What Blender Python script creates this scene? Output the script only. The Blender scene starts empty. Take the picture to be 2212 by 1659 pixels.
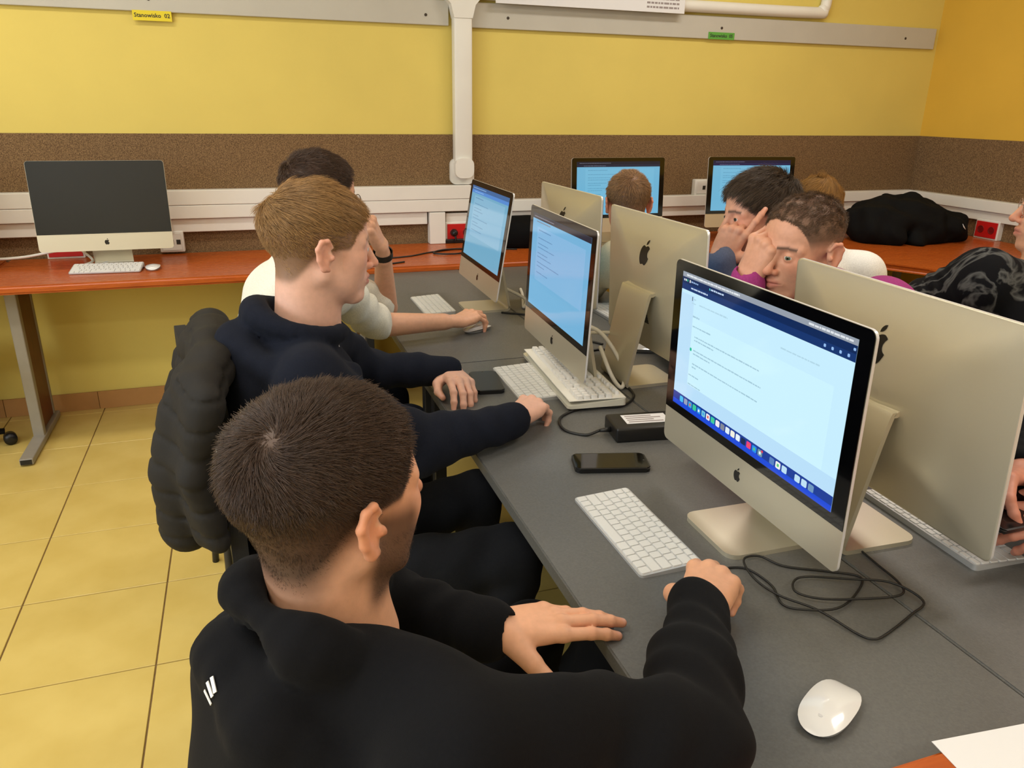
import bpy, bmesh, math, random
import numpy as np
from mathutils import Matrix, Vector
random.seed(7); np.random.seed(7)
PI = math.pi
S = bpy.context.scene
COL = S.collection

# ------------------------------------------------------------------ camera
F_PX = 1661.4
RX = (0.9468424, 0.09651291, -0.30687901)      # rows: world axes in camera coordinates
RY = (-0.32135107, 0.32803474, -0.88832804)
RZ = (0.01493186, 0.93972255, 0.34161173)
CAM_LOC = Vector((0.0, 0.0, 1.46))
cd = bpy.data.cameras.new('camera'); cam = bpy.data.objects.new('camera', cd); COL.objects.link(cam)
cd.sensor_width = 36.0; cd.sensor_fit = 'HORIZONTAL'; cd.lens = 36.0 * F_PX / 2212.0
cd.clip_start = 0.05; cd.clip_end = 60
m3 = Matrix((RX, RY, RZ))
cam.matrix_world = Matrix.Translation(CAM_LOC) @ m3.to_quaternion().to_matrix().to_4x4()
S.camera = cam

# ------------------------------------------------------------------ light
EXPO = 0.0
S.view_settings.view_transform = 'Standard'
S.view_settings.look = 'None'
S.view_settings.exposure = EXPO
S.view_settings.gamma = 1.0
S.view_settings.use_curve_mapping = False
w = bpy.data.worlds.new('world'); S.world = w; w.use_nodes = True
w.node_tree.nodes['Background'].inputs[0].default_value = (0.75, 0.85, 1.0, 1)
w.node_tree.nodes['Background'].inputs[1].default_value = 0.6

def area(name, loc, rot, sx, sy, power, color):
    l = bpy.data.lights.new(name, 'AREA'); l.shape = 'RECTANGLE'; l.size = sx; l.size_y = sy
    l.energy = power; l.color = color
    o = bpy.data.objects.new(name, l); COL.objects.link(o); o.location = loc; o.rotation_euler = rot
    return o
# daylight entering through the two windows in the left wall
for wy in (-1.0, 1.2):
    area('window_daylight', (-2.96, wy, 1.88), (0, -PI/2, 0), 1.20, 1.7, 44, (0.80, 0.91, 1.0))
LAMP_SPOTS = [(-1.0, -1.2), (2.3, -1.2), (-1.0, 0.8), (2.3, 0.8), (-1.0, 2.7), (2.3, 2.7)]
LAMP_POWER = 18.5
LAMP_COLOR = (1.0, 0.98, 0.94)

# ------------------------------------------------------------------ helpers
def lin(c):
    return tuple(((v/255)/12.92 if v/255 <= 0.04045 else ((v/255+0.055)/1.055)**2.4) for v in c)

def tag(o, label=None, cat=None, group=None, kind=None):
    if label: o['label'] = label
    if cat: o['category'] = cat
    if group: o['group'] = group
    if kind: o['kind'] = kind
    return o

def thing(name, label, cat, loc=(0, 0, 0), rotz=0.0, group=None):
    o = bpy.data.objects.new(name, None); COL.objects.link(o)
    o.empty_display_size = 0.05
    o.location = loc; o.rotation_euler = (0, 0, rotz)
    return tag(o, label, cat, group)

def obj(name, me, mats=None, parent=None, smooth=None, loc=None, rot=None):
    if isinstance(me, bmesh.types.BMesh):
        m = bpy.data.meshes.new(name); me.to_mesh(m); me.free(); me = m
    o = bpy.data.objects.new(name, me); COL.objects.link(o)
    if mats is not None:
        for mm in (mats if isinstance(mats, (list, tuple)) else [mats]): me.materials.append(mm)
    if smooth is not None and smooth is not False:
        if smooth is True:
            me.polygons.foreach_set('use_smooth', [True]*len(me.polygons))
        else:
            me.polygons.foreach_set('use_smooth', [True]*len(me.polygons))
            me.set_sharp_from_angle(angle=smooth)
    if parent: o.parent = parent
    if loc is not None: o.location = loc
    if rot is not None: o.rotation_euler = rot
    return o

def copy_tree(o, parent=None):
    c = o.copy(); COL.objects.link(c); c.parent = parent
    for ch in list(o.children): copy_tree(ch, c)
    return c

def struct(name, bm, m, parent=None, smooth=None):
    o = obj(name, bm, m, parent, smooth)
    if parent is None: o['kind'] = 'structure'
    return o

def BM(): return bmesh.new()

def add_box(bm, x0, x1, y0, y1, z0, z1, mat=0, bevel=0.0, seg=2, M=None):
    vs = [bm.verts.new((x, y, z)) for x in (x0, x1) for y in (y0, y1) for z in (z0, z1)]
    idx = [(0,1,3,2),(4,6,7,5),(0,4,5,1),(2,3,7,6),(0,2,6,4),(1,5,7,3)]
    fs = [bm.faces.new([vs[i] for i in f]) for f in idx]
    for f in fs: f.material_index = mat
    geom = list(vs)
    if bevel > 0:
        es = list({e for f in fs for e in f.edges})
        r = bmesh.ops.bevel(bm, geom=es, offset=bevel, segments=seg, affect='EDGES', profile=0.5)
        geom = list({v for f in r['faces'] for v in f.verts} | {v for v in vs if v.is_valid})
        for f in r['faces']: f.material_index = mat
    if M is not None:
        bmesh.ops.transform(bm, matrix=M, verts=[v for v in geom if v.is_valid])
    return geom

def box_bm(x0, x1, y0, y1, z0, z1, bevel=0.0, seg=2):
    bm = BM(); add_box(bm, x0, x1, y0, y1, z0, z1, 0, bevel, seg); return bm

def rrect(w, h, r, n=5, cx=0, cy=0):
    pts = []
    for sx, sy, a0 in ((1, 1, 0), (-1, 1, PI/2), (-1, -1, PI), (1, -1, 1.5*PI)):
        for i in range(n+1):
            a = a0 + PI/2*i/n
            pts.append((cx + sx*(w/2-r) + r*math.cos(a), cy + sy*(h/2-r) + r*math.sin(a)))
    return pts

def add_prism(bm, pts, z0, z1, mat=0, M=None):
    """pts: ccw 2D outline in XY, extruded from z0 to z1"""
    a = [bm.verts.new((x, y, z0)) for x, y in pts]
    b = [bm.verts.new((x, y, z1)) for x, y in pts]
    n = len(pts)
    fs = [bm.faces.new(list(reversed(a))), bm.faces.new(b)]
    for i in range(n): fs.append(bm.faces.new((a[i], a[(i+1) % n], b[(i+1) % n], b[i])))
    for f in fs: f.material_index = mat
    if M is not None: bmesh.ops.transform(bm, matrix=M, verts=a+b)
    return a+b

def spline(pts, n=8):
    P = [np.array(p, float) for p in pts]
    P = [2*P[0]-P[1]] + P + [2*P[-1]-P[-2]]
    out = []
    for i in range(1, len(P)-2):
        for k in range(n):
            t = k/n
            out.append(0.5*((2*P[i]) + (-P[i-1]+P[i+1])*t + (2*P[i-1]-5*P[i]+4*P[i+1]-P[i+2])*t*t + (-P[i-1]+3*P[i]-3*P[i+1]+P[i+2])*t**3))
    out.append(P[-2])
    return out

def add_tube(bm, path, r, n=8, mat=0, cap=True):
    path = [np.array(p, float) for p in path]
    rs = r if isinstance(r, (list, tuple)) else [r]*len(path)
    up = np.array((0, 0, 1.0)); rings = []
    prev = None
    for i, p in enumerate(path):
        d = path[min(i+1, len(path)-1)] - path[max(i-1, 0)]
        d = d/ (np.linalg.norm(d)+1e-12)
        if prev is None:
            a = np.cross(d, up)
            if np.linalg.norm(a) < 1e-3: a = np.cross(d, (1, 0, 0))
        else:
            a = prev - d*np.dot(prev, d)
        a = a/(np.linalg.norm(a)+1e-12); prev = a; b = np.cross(d, a)
        rings.append([bm.verts.new(tuple(p + rs[i]*(a*math.cos(2*PI*k/n) + b*math.sin(2*PI*k/n)))) for k in range(n)])
    for i in range(len(rings)-1):
        for k in range(n):
            f = bm.faces.new((rings[i][k], rings[i][(k+1) % n], rings[i+1][(k+1) % n], rings[i+1][k])); f.material_index = mat; f.smooth = True
    if cap:
        f = bm.faces.new(list(reversed(rings[0]))); f.material_index = mat
        f = bm.faces.new(rings[-1]); f.material_index = mat

def add_lathe(bm, prof, n=24, mat=0, M=None):
    rings = []; allv = []
    for r, z in prof:
        rg = [bm.verts.new((r*math.cos(2*PI*k/n), r*math.sin(2*PI*k/n), z)) for k in range(n)]
        rings.append(rg); allv += rg
    for i in range(len(rings)-1):
        for k in range(n):
            f = bm.faces.new((rings[i][k], rings[i][(k+1) % n], rings[i+1][(k+1) % n], rings[i+1][k])); f.material_index = mat; f.smooth = True
    for rg, rev in ((rings[0], True), (rings[-1], False)):
        f = bm.faces.new(list(reversed(rg)) if rev else rg); f.material_index = mat
    if M is not None: bmesh.ops.transform(bm, matrix=M, verts=allv)

def text_obj(name, body, size, m, parent=None, loc=(0, 0, 0), rot=(0, 0, 0), align='CENTER', ext=0.0002, bold=0.0):
    c = bpy.data.curves.new(name, 'FONT'); c.body = body; c.size = size; c.extrude = ext; c.offset = bold
    c.align_x = align; c.align_y = 'CENTER'; c.resolution_u = 2
    t = bpy.data.objects.new(name, c); COL.objects.link(t)
    dg = bpy.context.evaluated_depsgraph_get()
    me = bpy.data.meshes.new_from_object(t.evaluated_get(dg))
    bpy.data.objects.remove(t); bpy.data.curves.remove(c)
    return obj(name, me, m, parent, loc=loc, rot=rot)

# ------------------------------------------------------------------ materials
MATS = {}
def nmat(name, color, rough=0.5, metal=0.0, noise=0.0, nscale=20.0, bump=0.0, bscale=200.0, spec=0.5, coat=0.0, color2=None, stretch=None, emit=None, estr=0.0, sheen=0.0, sss=0.0, rough_var=0.0, detail=4.0):
    """procedural principled material; colours are sRGB 0-255"""
    if name in MATS: return MATS[name]
    m = bpy.data.materials.new(name); m.use_nodes = True; MATS[name] = m
    nt = m.node_tree; N = nt.nodes; L = nt.links; b = N['Principled BSDF']
    c = lin(color) + (1,)
    b.inputs['Base Color'].default_value = c
    b.inputs['Roughness'].default_value = rough
    b.inputs['Metallic'].default_value = metal
    b.inputs['Specular IOR Level'].default_value = spec
    b.inputs['Coat Weight'].default_value = coat
    b.inputs['Coat Roughness'].default_value = 0.04
    if sheen: b.inputs['Sheen Weight'].default_value = sheen; b.inputs['Sheen Roughness'].default_value = 0.5
    if sss:
        b.inputs['Subsurface Weight'].default_value = sss
        b.inputs['Subsurface Radius'].default_value = (0.9, 0.35, 0.2); b.inputs['Subsurface Scale'].default_value = 0.006
    tc = N.new('ShaderNodeTexCoord')
    vec = tc.outputs['Object']
    if stretch:
        mp = N.new('ShaderNodeMapping'); mp.inputs['Scale'].default_value = stretch
        L.new(vec, mp.inputs['Vector']); vec = mp.outputs['Vector']
    if noise > 0 or color2:
        nz = N.new('ShaderNodeTexNoise'); nz.inputs['Scale'].default_value = nscale; nz.inputs['Detail'].default_value = detail
        L.new(vec, nz.inputs['Vector'])
        mx = N.new('ShaderNodeMix'); mx.data_type = 'RGBA'
        c2 = (lin(color2) + (1,)) if color2 else tuple(v*(1-noise) for v in c[:3]) + (1,)
        c1 = c if color2 else tuple(min(1, v*(1+noise)) for v in c[:3]) + (1,)
        mx.inputs[6].default_value = c1; mx.inputs[7].default_value = c2
        rmp = N.new('ShaderNodeMapRange'); rmp.inputs[1].default_value = 0.3; rmp.inputs[2].default_value = 0.7
        L.new(nz.outputs['Fac'], rmp.inputs[0]); L.new(rmp.outputs[0], mx.inputs[0])
        L.new(mx.outputs[2], b.inputs['Base Color'])
        if rough_var:
            rr = N.new('ShaderNodeMapRange'); rr.inputs[3].default_value = rough-rough_var; rr.inputs[4].default_value = rough+rough_var
            L.new(nz.outputs['Fac'], rr.inputs[0]); L.new(rr.outputs[0], b.inputs['Roughness'])
    if bump > 0:
        nb = N.new('ShaderNodeTexNoise'); nb.inputs['Scale'].default_value = bscale; nb.inputs['Detail'].default_value = 3
        L.new(vec, nb.inputs['Vector'])
        bp = N.new('ShaderNodeBump'); bp.inputs['Strength'].default_value = bump; bp.inputs['Distance'].default_value = 0.002
        L.new(nb.outputs['Fac'], bp.inputs['Height']); L.new(bp.outputs[0], b.inputs['Normal'])
    if emit:
        b.inputs['Emission Color'].default_value = lin(emit) + (1,)
        b.inputs['Emission Strength'].default_value = estr
    return m

WALL = nmat('wall_yellow_paint', (221, 200, 104), 0.75, noise=0.03, nscale=3, bump=0.12, bscale=120)
WALL_R = nmat('wall_right_orange', (222, 178, 62), 0.75, noise=0.03, nscale=3, bump=0.12, bscale=120)  # right wall, more orange than the back wall
CEIL = nmat('ceiling_white', (236, 232, 222), 0.9, noise=0.02, nscale=4)
CORK = nmat('carpet_dado_brown', (148, 120, 86), 0.95, color2=(86, 66, 46), nscale=230, bump=0.6, bscale=260, spec=0.1, detail=2)
TILE = nmat('floor_tile_beige', (220, 194, 114), 0.32, color2=(206, 178, 96), nscale=5, rough_var=0.06, spec=0.4)
GROUT = nmat('grout_brown', (130, 104, 66), 0.9)
SKIRT = nmat('skirting_tile', (176, 128, 74), 0.4, noise=0.08, nscale=8)
PLASTIC_W = nmat('trunking_white_plastic', (230, 228, 220), 0.4, noise=0.02, nscale=6)
RAIL = nmat('rail_grey_laminate', (190, 186, 174), 0.55, noise=0.03, nscale=5)
REDWOOD = nmat('red_wood_laminate', (188, 94, 34), 0.28, color2=(166, 76, 26), nscale=9, stretch=(1.2, 14, 14), rough_var=0.05, spec=.35)
DARKWOOD = nmat('brown_wood_panel', (110, 52, 24), 0.45, color2=(84, 36, 16), nscale=9, stretch=(14, 14, 1.2))
GREYTOP = nmat('grey_laminate', (98, 98, 96), 0.42, color2=(90, 90, 88), nscale=240, bump=0.12, bscale=420, rough_var=0.04, detail=2)
GREYEDGE = nmat('grey_edge_band', (74, 71, 66), 0.5)
STEEL = nmat('grey_painted_steel', (150, 143, 130), 0.45, noise=0.04, nscale=20)
DARKSTEEL = nmat('dark_steel', (40, 40, 42), 0.4)
BLACKPL = nmat('black_plastic', (16, 16, 17), 0.4, bump=0.05, bscale=500)
RUBBER = nmat('cable_black', (22, 22, 22), 0.5)
CABLE_W = nmat('cable_white', (226, 224, 216), 0.45)
RED = nmat('socket_red', (196, 26, 26), 0.4)
REDDARK = nmat('socket_well_red', (120, 12, 14), 0.5)
PAPER = nmat('paper_white', (228, 228, 230), 0.8)
INK = nmat('print_ink', (50, 48, 46), 0.8)
INKGREY = nmat('print_grey', (150, 140, 140), 0.8)
NOTE_Y = nmat('note_yellow', (226, 206, 44), 0.7)
NOTE_G = nmat('note_green', (92, 164, 62), 0.7)
SCREW = nmat('screw_dark', (70, 60, 50), 0.5, metal=0.5)
ALU = nmat('anodised_aluminium', (212, 206, 186), 0.36, metal=0.65, noise=0.01, nscale=900)
ALU_EDGE = nmat('polished_aluminium', (218, 218, 220), 0.3, metal=0.25)
GLASS_B = nmat('black_glass', (4, 4, 5), 0.06, spec=0.6)
LOGO = nmat('logo_black', (10, 9, 9), 0.25)
VENT = nmat('vent_dark', (44, 42, 38), 0.6)
KEY = nmat('key_white', (222, 221, 218), 0.5)
KEYBODY = nmat('keyboard_aluminium', (206, 207, 208), 0.4, metal=0.5)
KEYLEG = nmat('key_legend_grey', (150, 150, 150), 0.6)
MOUSE_W = nmat('mouse_white_gloss', (226, 226, 226), 0.14, coat=0.4)
ACRYL = nmat('acrylic_tray', (206, 204, 190), 0.1, coat=0.5)
PHONE = nmat('phone_body_black', (14, 14, 15), 0.35)

# ================================================================== the room
X0, X1, Y0, Y1, ZC = -3.0, 4.13, -2.5, 4.05, 3.0
T = 0.4085
fl = struct('floor', box_bm(X0-.1, X1+.1, Y0-.1, Y1+.1, -0.12, -0.004), GROUT)
tile_bm = BM(); add_box(tile_bm, -T/2+.0022, T/2-.0022, -T/2+.0022, T/2-.0022, -0.012, 0.0, 0, 0.0012, 1)
tile_me = bpy.data.meshes.new('tile'); tile_bm.to_mesh(tile_me); tile_bm.free(); tile_me.materials.append(TILE)
ix0, ix1 = math.floor((X0+.76)/T), math.ceil((X1+.76)/T)
iy0, iy1 = math.floor((Y0-1.937)/T), math.ceil((Y1-1.937)/T)
for ix in range(ix0, ix1):
    for iy in range(iy0, iy1):
        o = bpy.data.objects.new('tile', tile_me); COL.objects.link(o); o.parent = fl
        o.location = (-.76+(ix+.5)*T, 1.937+(iy+.5)*T, random.uniform(-.0003, .0003))
        if random.random() < .5: o.rotation_euler = (0, 0, PI)
struct('wall_back', box_bm(X0-.1, X1+.1, Y1, Y1+.15, -.1, ZC), WALL)
struct('wall_right', box_bm(X1, X1+.15, Y0-.1, Y1, -.1, ZC), WALL_R)
WALL_W = nmat('wall_offwhite_paint', (226, 222, 212), 0.8, noise=0.02, nscale=3)
struct('wall_front', box_bm(X0-.1, X1+.1, Y0-.15, Y0, -.1, ZC), WALL_W)
bm = BM()   # left wall with two window openings
add_box(bm, X0-.15, X0, Y0, Y1, -.1, 1.24); add_box(bm, X0-.15, X0, Y0, Y1, 2.5, ZC)
add_box(bm, X0-.15, X0, Y0, -1.9, 1.24, 2.5); add_box(bm, X0-.15, X0, -.1, .3, 1.24, 2.5); add_box(bm, X0-.15, X0, 2.1, Y1, 1.24, 2.5)
struct('wall_left', bm, WALL_W)
struct('ceiling', box_bm(X0-.1, X1+.1, Y0-.1, Y1+.1, ZC, ZC+.1), CEIL)
WINFR = nmat('window_frame_white', (232, 232, 228), 0.4)
WGLASS = nmat('window_glass', (235, 242, 245), 0.02); WGLASS.node_tree.nodes['Principled BSDF'].inputs['Transmission Weight'].default_value = 1.0
for n, cy in ((1, -1.0), (2, 1.2)):
    bm = BM()
    for (a, b, c, d) in ((-.9, .9, 1.24, 1.30), (-.9, .9, 2.44, 2.5), (-.9, -.84, 1.30, 2.44), (.84, .9, 1.30, 2.44), (-.03, .03, 1.30, 2.44)):
        add_box(bm, X0-.1, X0-.05, cy+a, cy+b, c, d)
    wo = struct('window_%d' % n, bm, WINFR)
    obj('window_pane', box_bm(X0-.078, X0-.072, cy-.84, cy-.03, 1.30, 2.44), WGLASS, wo)
    obj('window_pane', box_bm(X0-.078, X0-.072, cy+.03, cy+.84, 1.30, 2.44), WGLASS, wo)
# ceiling lamps
DIFF = nmat('lamp_diffuser', (255, 244, 224), 0.6, emit=(255, 226, 180), estr=3.0)
for i, (lx, ly) in enumerate(LAMP_SPOTS):
    t = thing('ceiling_lamp', 'long white ceiling lamp, %s' % ['left one behind the camera', 'right one behind the camera', 'left one above the near table', 'right one above the near table', 'left one by the back wall', 'right one by the back wall'][i], 'lamp', (lx, ly, ZC), 0, 'ceiling lamps')
    obj('lamp_housing', box_bm(-.64, .64, -.17, .17, -.07, 0, .006), PLASTIC_W, t)
    obj('lamp_diffuser', box_bm(-.61, .61, -.145, .145, -.078, -.0705), DIFF, t)
    l = area('lamp_light', (0, 0, -.085), (0, 0, 0), 1.2, .28, LAMP_POWER, LAMP_COLOR); l.parent = t
# skirting tiles along the back wall
sk = struct('baseboard_back', box_bm(X0, X1, Y1-.006, Y1, 0, .088), GROUT)
sbm = box_bm(-T/2+.001, T/2-.001, -.008, 0, 0, .09, .001, 1); sme = bpy.data.meshes.new('skirting_tile'); sbm.to_mesh(sme); sbm.free(); sme.materials.append(SKIRT)
for ix in range(ix0+1, ix1-1):
    o = bpy.data.objects.new('skirting_tile', sme); COL.objects.link(o); o.parent = sk; o.location = (-.76+(ix+.45)*T, Y1-.006, 0)
# brown carpet dado
struct('trim_1', box_bm(X0, X1-.008, Y1-.010, Y1, .60, 1.31, .002, 1), CORK)
struct('trim_2', box_bm(X1-.010, X1, Y0, Y1, .60, 1.31, .002, 1), CORK)
# wall trunking
def duct(name, x0, x1, z0, z1, dep, label, splits=()):
    t = thing(name, label, 'cable trunking', ((x0+x1)/2, Y1-.010, z0))
    cx = (x0+x1)/2
    zs = [z0]+list(splits)+[z1]
    for a, b in zip(zs[:-1], zs[1:]):
        obj('trunking_cover', box_bm(x0-cx, x1-cx, -dep, 0, a-z0+.0008, b-z0-.0008, .003), PLASTIC_W, t)
    return t
duct('cable_trunking', X0+.01, 1.135, .927, 1.06, .055, 'tall white double wall trunking left of the downpipe', (.990,))
duct('cable_trunking', X0+.01, .90, .862, .925, .035, 'slim white wall trunking under the tall trunking, left part')
duct('cable_trunking', 1.14, X1-.02, .918, .980, .055, 'upper white wall trunking right of the downpipe')
duct('cable_trunking', 1.00, X1-.02, .862, .916, .035, 'lower white wall trunking right of the downpipe')
t = thing('cable_trunking', 'short white vertical trunking standing on the red desk', 'cable trunking', (.95, Y1-.010, .7605))
obj('trunking_cover', box_bm(-.042, .042, -.058, 0, .0, .164, .003), PLASTIC_W, t)
def duct_r(z0, z1, dep, label):
    t = thing('cable_trunking', label, 'cable trunking', (X1-.010, 1.0, z0))
    obj('trunking_cover', box_bm(-dep, 0, -2.4, 3.0-.012, 0, z1-z0, .003), PLASTIC_W, t)
duct_r(.918, .980, .055, 'upper white wall trunking on the right wall')
duct_r(.862, .916, .035, 'lower white wall trunking on the right wall')
# vertical downpipe trunk with flared outlet
t = thing('downpipe_trunking', 'white vertical cable duct running down the yellow wall', 'cable duct', (1.095, Y1-.010, 1.0715))
obj('duct_body', box_bm(-.046, .046, -.06, .0, .09, .87, .008, 3), PLASTIC_W, t, .6)
bm = BM()
prof = rrect(.128, .13, .03, 6)
add_prism(bm, prof, 0, .022, 0, Matrix.Translation((0, 0, .055)) @ Matrix.Rotation(PI/2, 4, 'X'))
obj('outlet_plate', bm, PLASTIC_W, t, .6)
bm = BM(); add_prism(bm, rrect(.10, .10, .035, 6), .02, .072, 0, Matrix.Translation((0, 0, .075)) @ Matrix.Rotation(PI/2, 4, 'X'))
obj('outlet_cover', bm, PLASTIC_W, t, .6)
bm = BM()   # flared tee at the top
add_prism(bm, [(-.046, .78), (.046, .78), (.062, .84), (.085, .865), (.085, .93), (-.085, .93), (-.085, .865), (-.062, .84)], -.0, .064, 0, Matrix.Rotation(PI/2, 4, 'X'))
obj('tee_piece', bm, PLASTIC_W, t)
# horizontal pipe above the rail, bending up on the right
t = thing('wall_conduit', 'white round-cornered conduit above the grey rail bending upwards', 'conduit', (2.2, Y1-.03, 1.97))
bm = BM(); pts = spline([(-1.05, 0, .0), (0, 0, .0), (.95, 0, .005), (1.02, 0, .02), (1.045, 0, .09), (1.045, 0, .5)], 8)
add_tube(bm, pts, .03, 12); obj('conduit_pipe', bm, PLASTIC_W, t)
t = thing('wall_conduit', 'white conduit at the top left edge above the grey rail', 'conduit', (-.8, Y1-.03, 1.975))
bm = BM(); add_tube(bm, [(-2.1, 0, 0), (1.79, 0, 0)], .03, 12); obj('conduit_pipe', bm, PLASTIC_W, t)
# grey rail boards
def rail(x0, x1, z0, z1, label, screws):
    t = thing('wall_rail', label, 'rail', ((x0+x1)/2, Y1, z0)); cx = (x0+x1)/2
    obj('rail_board', box_bm(x0-cx, x1-cx, -.02, 0, 0, z1-z0, .003), RAIL, t)
    for sx, sz in screws:
        bm = BM(); add_lathe(bm, [(.007, 0), (.007, .002), (.004, .0035)], 10, 0, Matrix.Translation((sx-cx, -.02, sz-z0)) @ Matrix.Rotation(PI/2, 4, 'X'))
        obj('screw', bm, SCREW, t)
rail(X0+.02, 1.034, 1.818, 1.93, 'long grey wall rail left of the white duct', [(-.31, 1.868), (.92, 1.862), (-1.6, 1.865)])
rail(1.152, 4.09, 1.815, 1.93, 'long grey wall rail right of the white duct', [(1.34, 1.866), (2.58, 1.872), (3.86, 1.868)])
# station notes
t = thing('station_note', 'small yellow paper note reading Stanowisko 02 on the left rail', 'note', (-.303, Y1-.0212, 1.795))
obj('note_paper', box_bm(-.079, .079, -.0006, 0, -.014, .027), NOTE_Y, t)
text_obj('note_text', 'Stanowisko  02', .0235, INK, t, (0, -.0012, .007), (PI/2, 0, 0), bold=.0004)
t = thing('station_note', 'small green paper note reading Stanowisko on the right rail', 'note', (2.582, Y1-.0212, 1.831))
obj('note_paper', box_bm(-.083, .083, -.0006, 0, -.017, .019), NOTE_G, t)
text_obj('note_text', 'Stanowisko  05', .0235, INK, t, (0, -.0012, .001), (PI/2, 0, 0), bold=.0004)
# white poster above the rail
t = thing('wall_poster', 'white poster board with faint grey print above the right rail', 'poster', (1.785, Y1-.065, 1.925))
obj('poster_board', box_bm(-.525, .525, -.006, .0, .0, .75, .001, 1), PAPER, t)
bm = BM()
for r in range(30):
    zz = .02+.02*r
    x = .30
    while x < .49:
        wd = random.uniform(.008, .03); add_box(bm, x, min(x+wd, .49), -.0068, -.006, zz, zz+.009); x += wd+.005
obj('poster_print', bm, INKGREY, t)
obj('poster_mount', box_bm(-.5, .5, .0, .055, .05, .7), PLASTIC_W, t)
# sockets
def red_socket(x, z, label, wall='back', plug=False, n=2):
    if wall == 'back': t = thing('wall_socket', label, 'socket', (x, Y1-.010, z))
    else: t = thing('wall_socket', label, 'socket', (X1-.010, x, z), -PI/2)
    obj('socket_frame', box_bm(-.078, .078, -.038, 0, -.055, .055, .004), PLASTIC_W, t)
    obj('socket_face', box_bm(-.07, .07, -.043, -.0385, -.045, .045, .002), RED, t)
    for sx in ((-.035, .035) if n == 2 else (0,)):
        bm = BM(); add_lathe(bm, [(.021, 0), (.021, .0015), (.017, .0015), (.017, .0008)], 18, 0, Matrix.Translation((sx, -.043, 0)) @ Matrix.Rotation(PI/2, 4, 'X'))
        obj('socket_well', bm, REDDARK, t)
    return t
red_socket(1.075, .815, 'red double wall socket with a black plug in it')
red_socket(-.80, .815, 'red double wall socket behind the switched-off computer')
red_socket(3.39, .815, 'red double wall socket on the right wall', 'right')
t = thing('power_plug', 'black power plug in the red socket by the far-left table computer', 'plug', (1.04, Y1-.0555, .815))
bm = BM(); add_lathe(bm, [(.018, 0), (.019, .012), (.014, .028), (.008, .034)], 16, 0, Matrix.Rotation(PI/2, 4, 'X')); obj('plug_body', bm, BLACKPL, t)
bm = BM(); add_tube(bm, spline([(0, -.02, -.004), (0.004, -.024, -.03), (.002, -.02, -.042)]), .0055); obj('plug_cord', bm, RUBBER, t)
t = thing('power_strip', 'black power strip lying under the red socket against the wall', 'power strip', (1.10, Y1-.0425, .7602))
obj('strip_body', box_bm(-.12, .16, -.025, .025, 0, .022, .004), BLACKPL, t)
def data_socket(x, z, label, h=.045, w=.058):
    t = thing('data_socket', label, 'data socket', (x, Y1-.010, z))
    obj('socket_box', box_bm(-w, w, -.04, 0, -h, h, .006, 3), PLASTIC_W, t, .6)
    obj('socket_face', box_bm(-w+.012, w-.012, -.043, -.0405, -h+.01, h-.01, .002), PLASTIC_W, t)
    for sx in (.0, .03):
        obj('data_port', box_bm(sx-.009, sx+.009, -.0445, -.0431, -.012, .010), VENT, t)
data_socket(2.545, 1.022, 'white twin data socket box above the trunking beside right wall computer')
data_socket(-.345, .82, 'white data socket box right of the switched-off computer', .05, .055)
t = thing('cable_trunking', 'short white trunking joining the left data socket to the wall trunking', 'cable trunking', (-.365, Y1-.046, .871))
obj('trunking_cover', box_bm(-.03, .03, -.02, 0, 0, .055, .002), PLASTIC_W, t)

# ================================================================== wall desks
RZT = .76   # red desk top height
GZ = .735   # grey table top height
def prism_top(name, poly, z1, th, mats, parent, org=(0, 0), bev=.006):
    bm = BM(); add_prism(bm, [(x-org[0], y-org[1]) for x, y in poly], z1-th, z1)
    bmesh.ops.bevel(bm, geom=[e for e in bm.edges if abs(e.verts[0].co.z-e.verts[1].co.z) < 1e-5], offset=bev, segments=3, affect='EDGES')
    return obj(name, bm, mats, parent, .7)
def desk_leg(parent, x, org):
    ox, oy = org
    lg = obj('leg_frame', box_bm(x-ox-.022, x-ox+.022, 3.66-oy, 3.70-oy, .03, RZT-.036, .004), STEEL, parent)
    obj('leg_foot', box_bm(x-ox-.026, x-ox+.026, 3.41-oy, 3.98-oy, .006, .034, .004), STEEL, lg)
    obj('foot_cap', box_bm(x-ox-.021, x-ox+.021, 3.406-oy, 3.4095-oy, .010, .030), BLACKPL, lg)
    obj('rear_post', box_bm(x-ox-.012, x-ox+.012, 3.93-oy, 3.955-oy, .035, RZT-.036, .003), STEEL, lg)
    obj('glide', box_bm(x-ox-.02, x-ox+.02, 3.44-oy, 3.48-oy, 0, .0055), BLACKPL, lg)
    obj('side_panel', box_bm(x-ox-.009, x-ox+.009, 3.705-oy, 3.925-oy, .04, RZT-.037), DARKWOOD, lg)
def wall_desk(x0, x1, label, legs):
    org = ((x0+x1)/2, 3.78)
    t = thing('wall_desk', label, 'desk', (org[0], org[1], 0))
    prism_top('desktop', [(x0+.001, 3.432), (x1-.001, 3.432), (x1-.001, 4.037), (x0+.001, 4.037)], RZT, .035, REDWOOD, t, org, .010)
    for x in legs: desk_leg(t, x, org)
    return t
wall_desk(-2.45, -1.04, 'red wood wall desk at the far left edge', [-2.38])
wall_desk(-1.04, .42, 'red wood wall desk carrying the switched-off computer', [-.97, .02])
wall_desk(.42, 1.62, 'red wood wall desk behind the far end of the grey tables', [.5, 1.55])
org = (3.0, 3.4)
t = thing('corner_desk', 'red wood corner desk under the black jacket', 'desk', (org[0], org[1], 0))
prism_top('desktop', [(1.622, 3.432), (2.66, 3.432), (3.05, 2.78), (3.17, 1.3), (4.117, 1.3), (4.117, 4.037), (1.622, 4.037)], RZT, .035, REDWOOD, t, org, .010)
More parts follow.
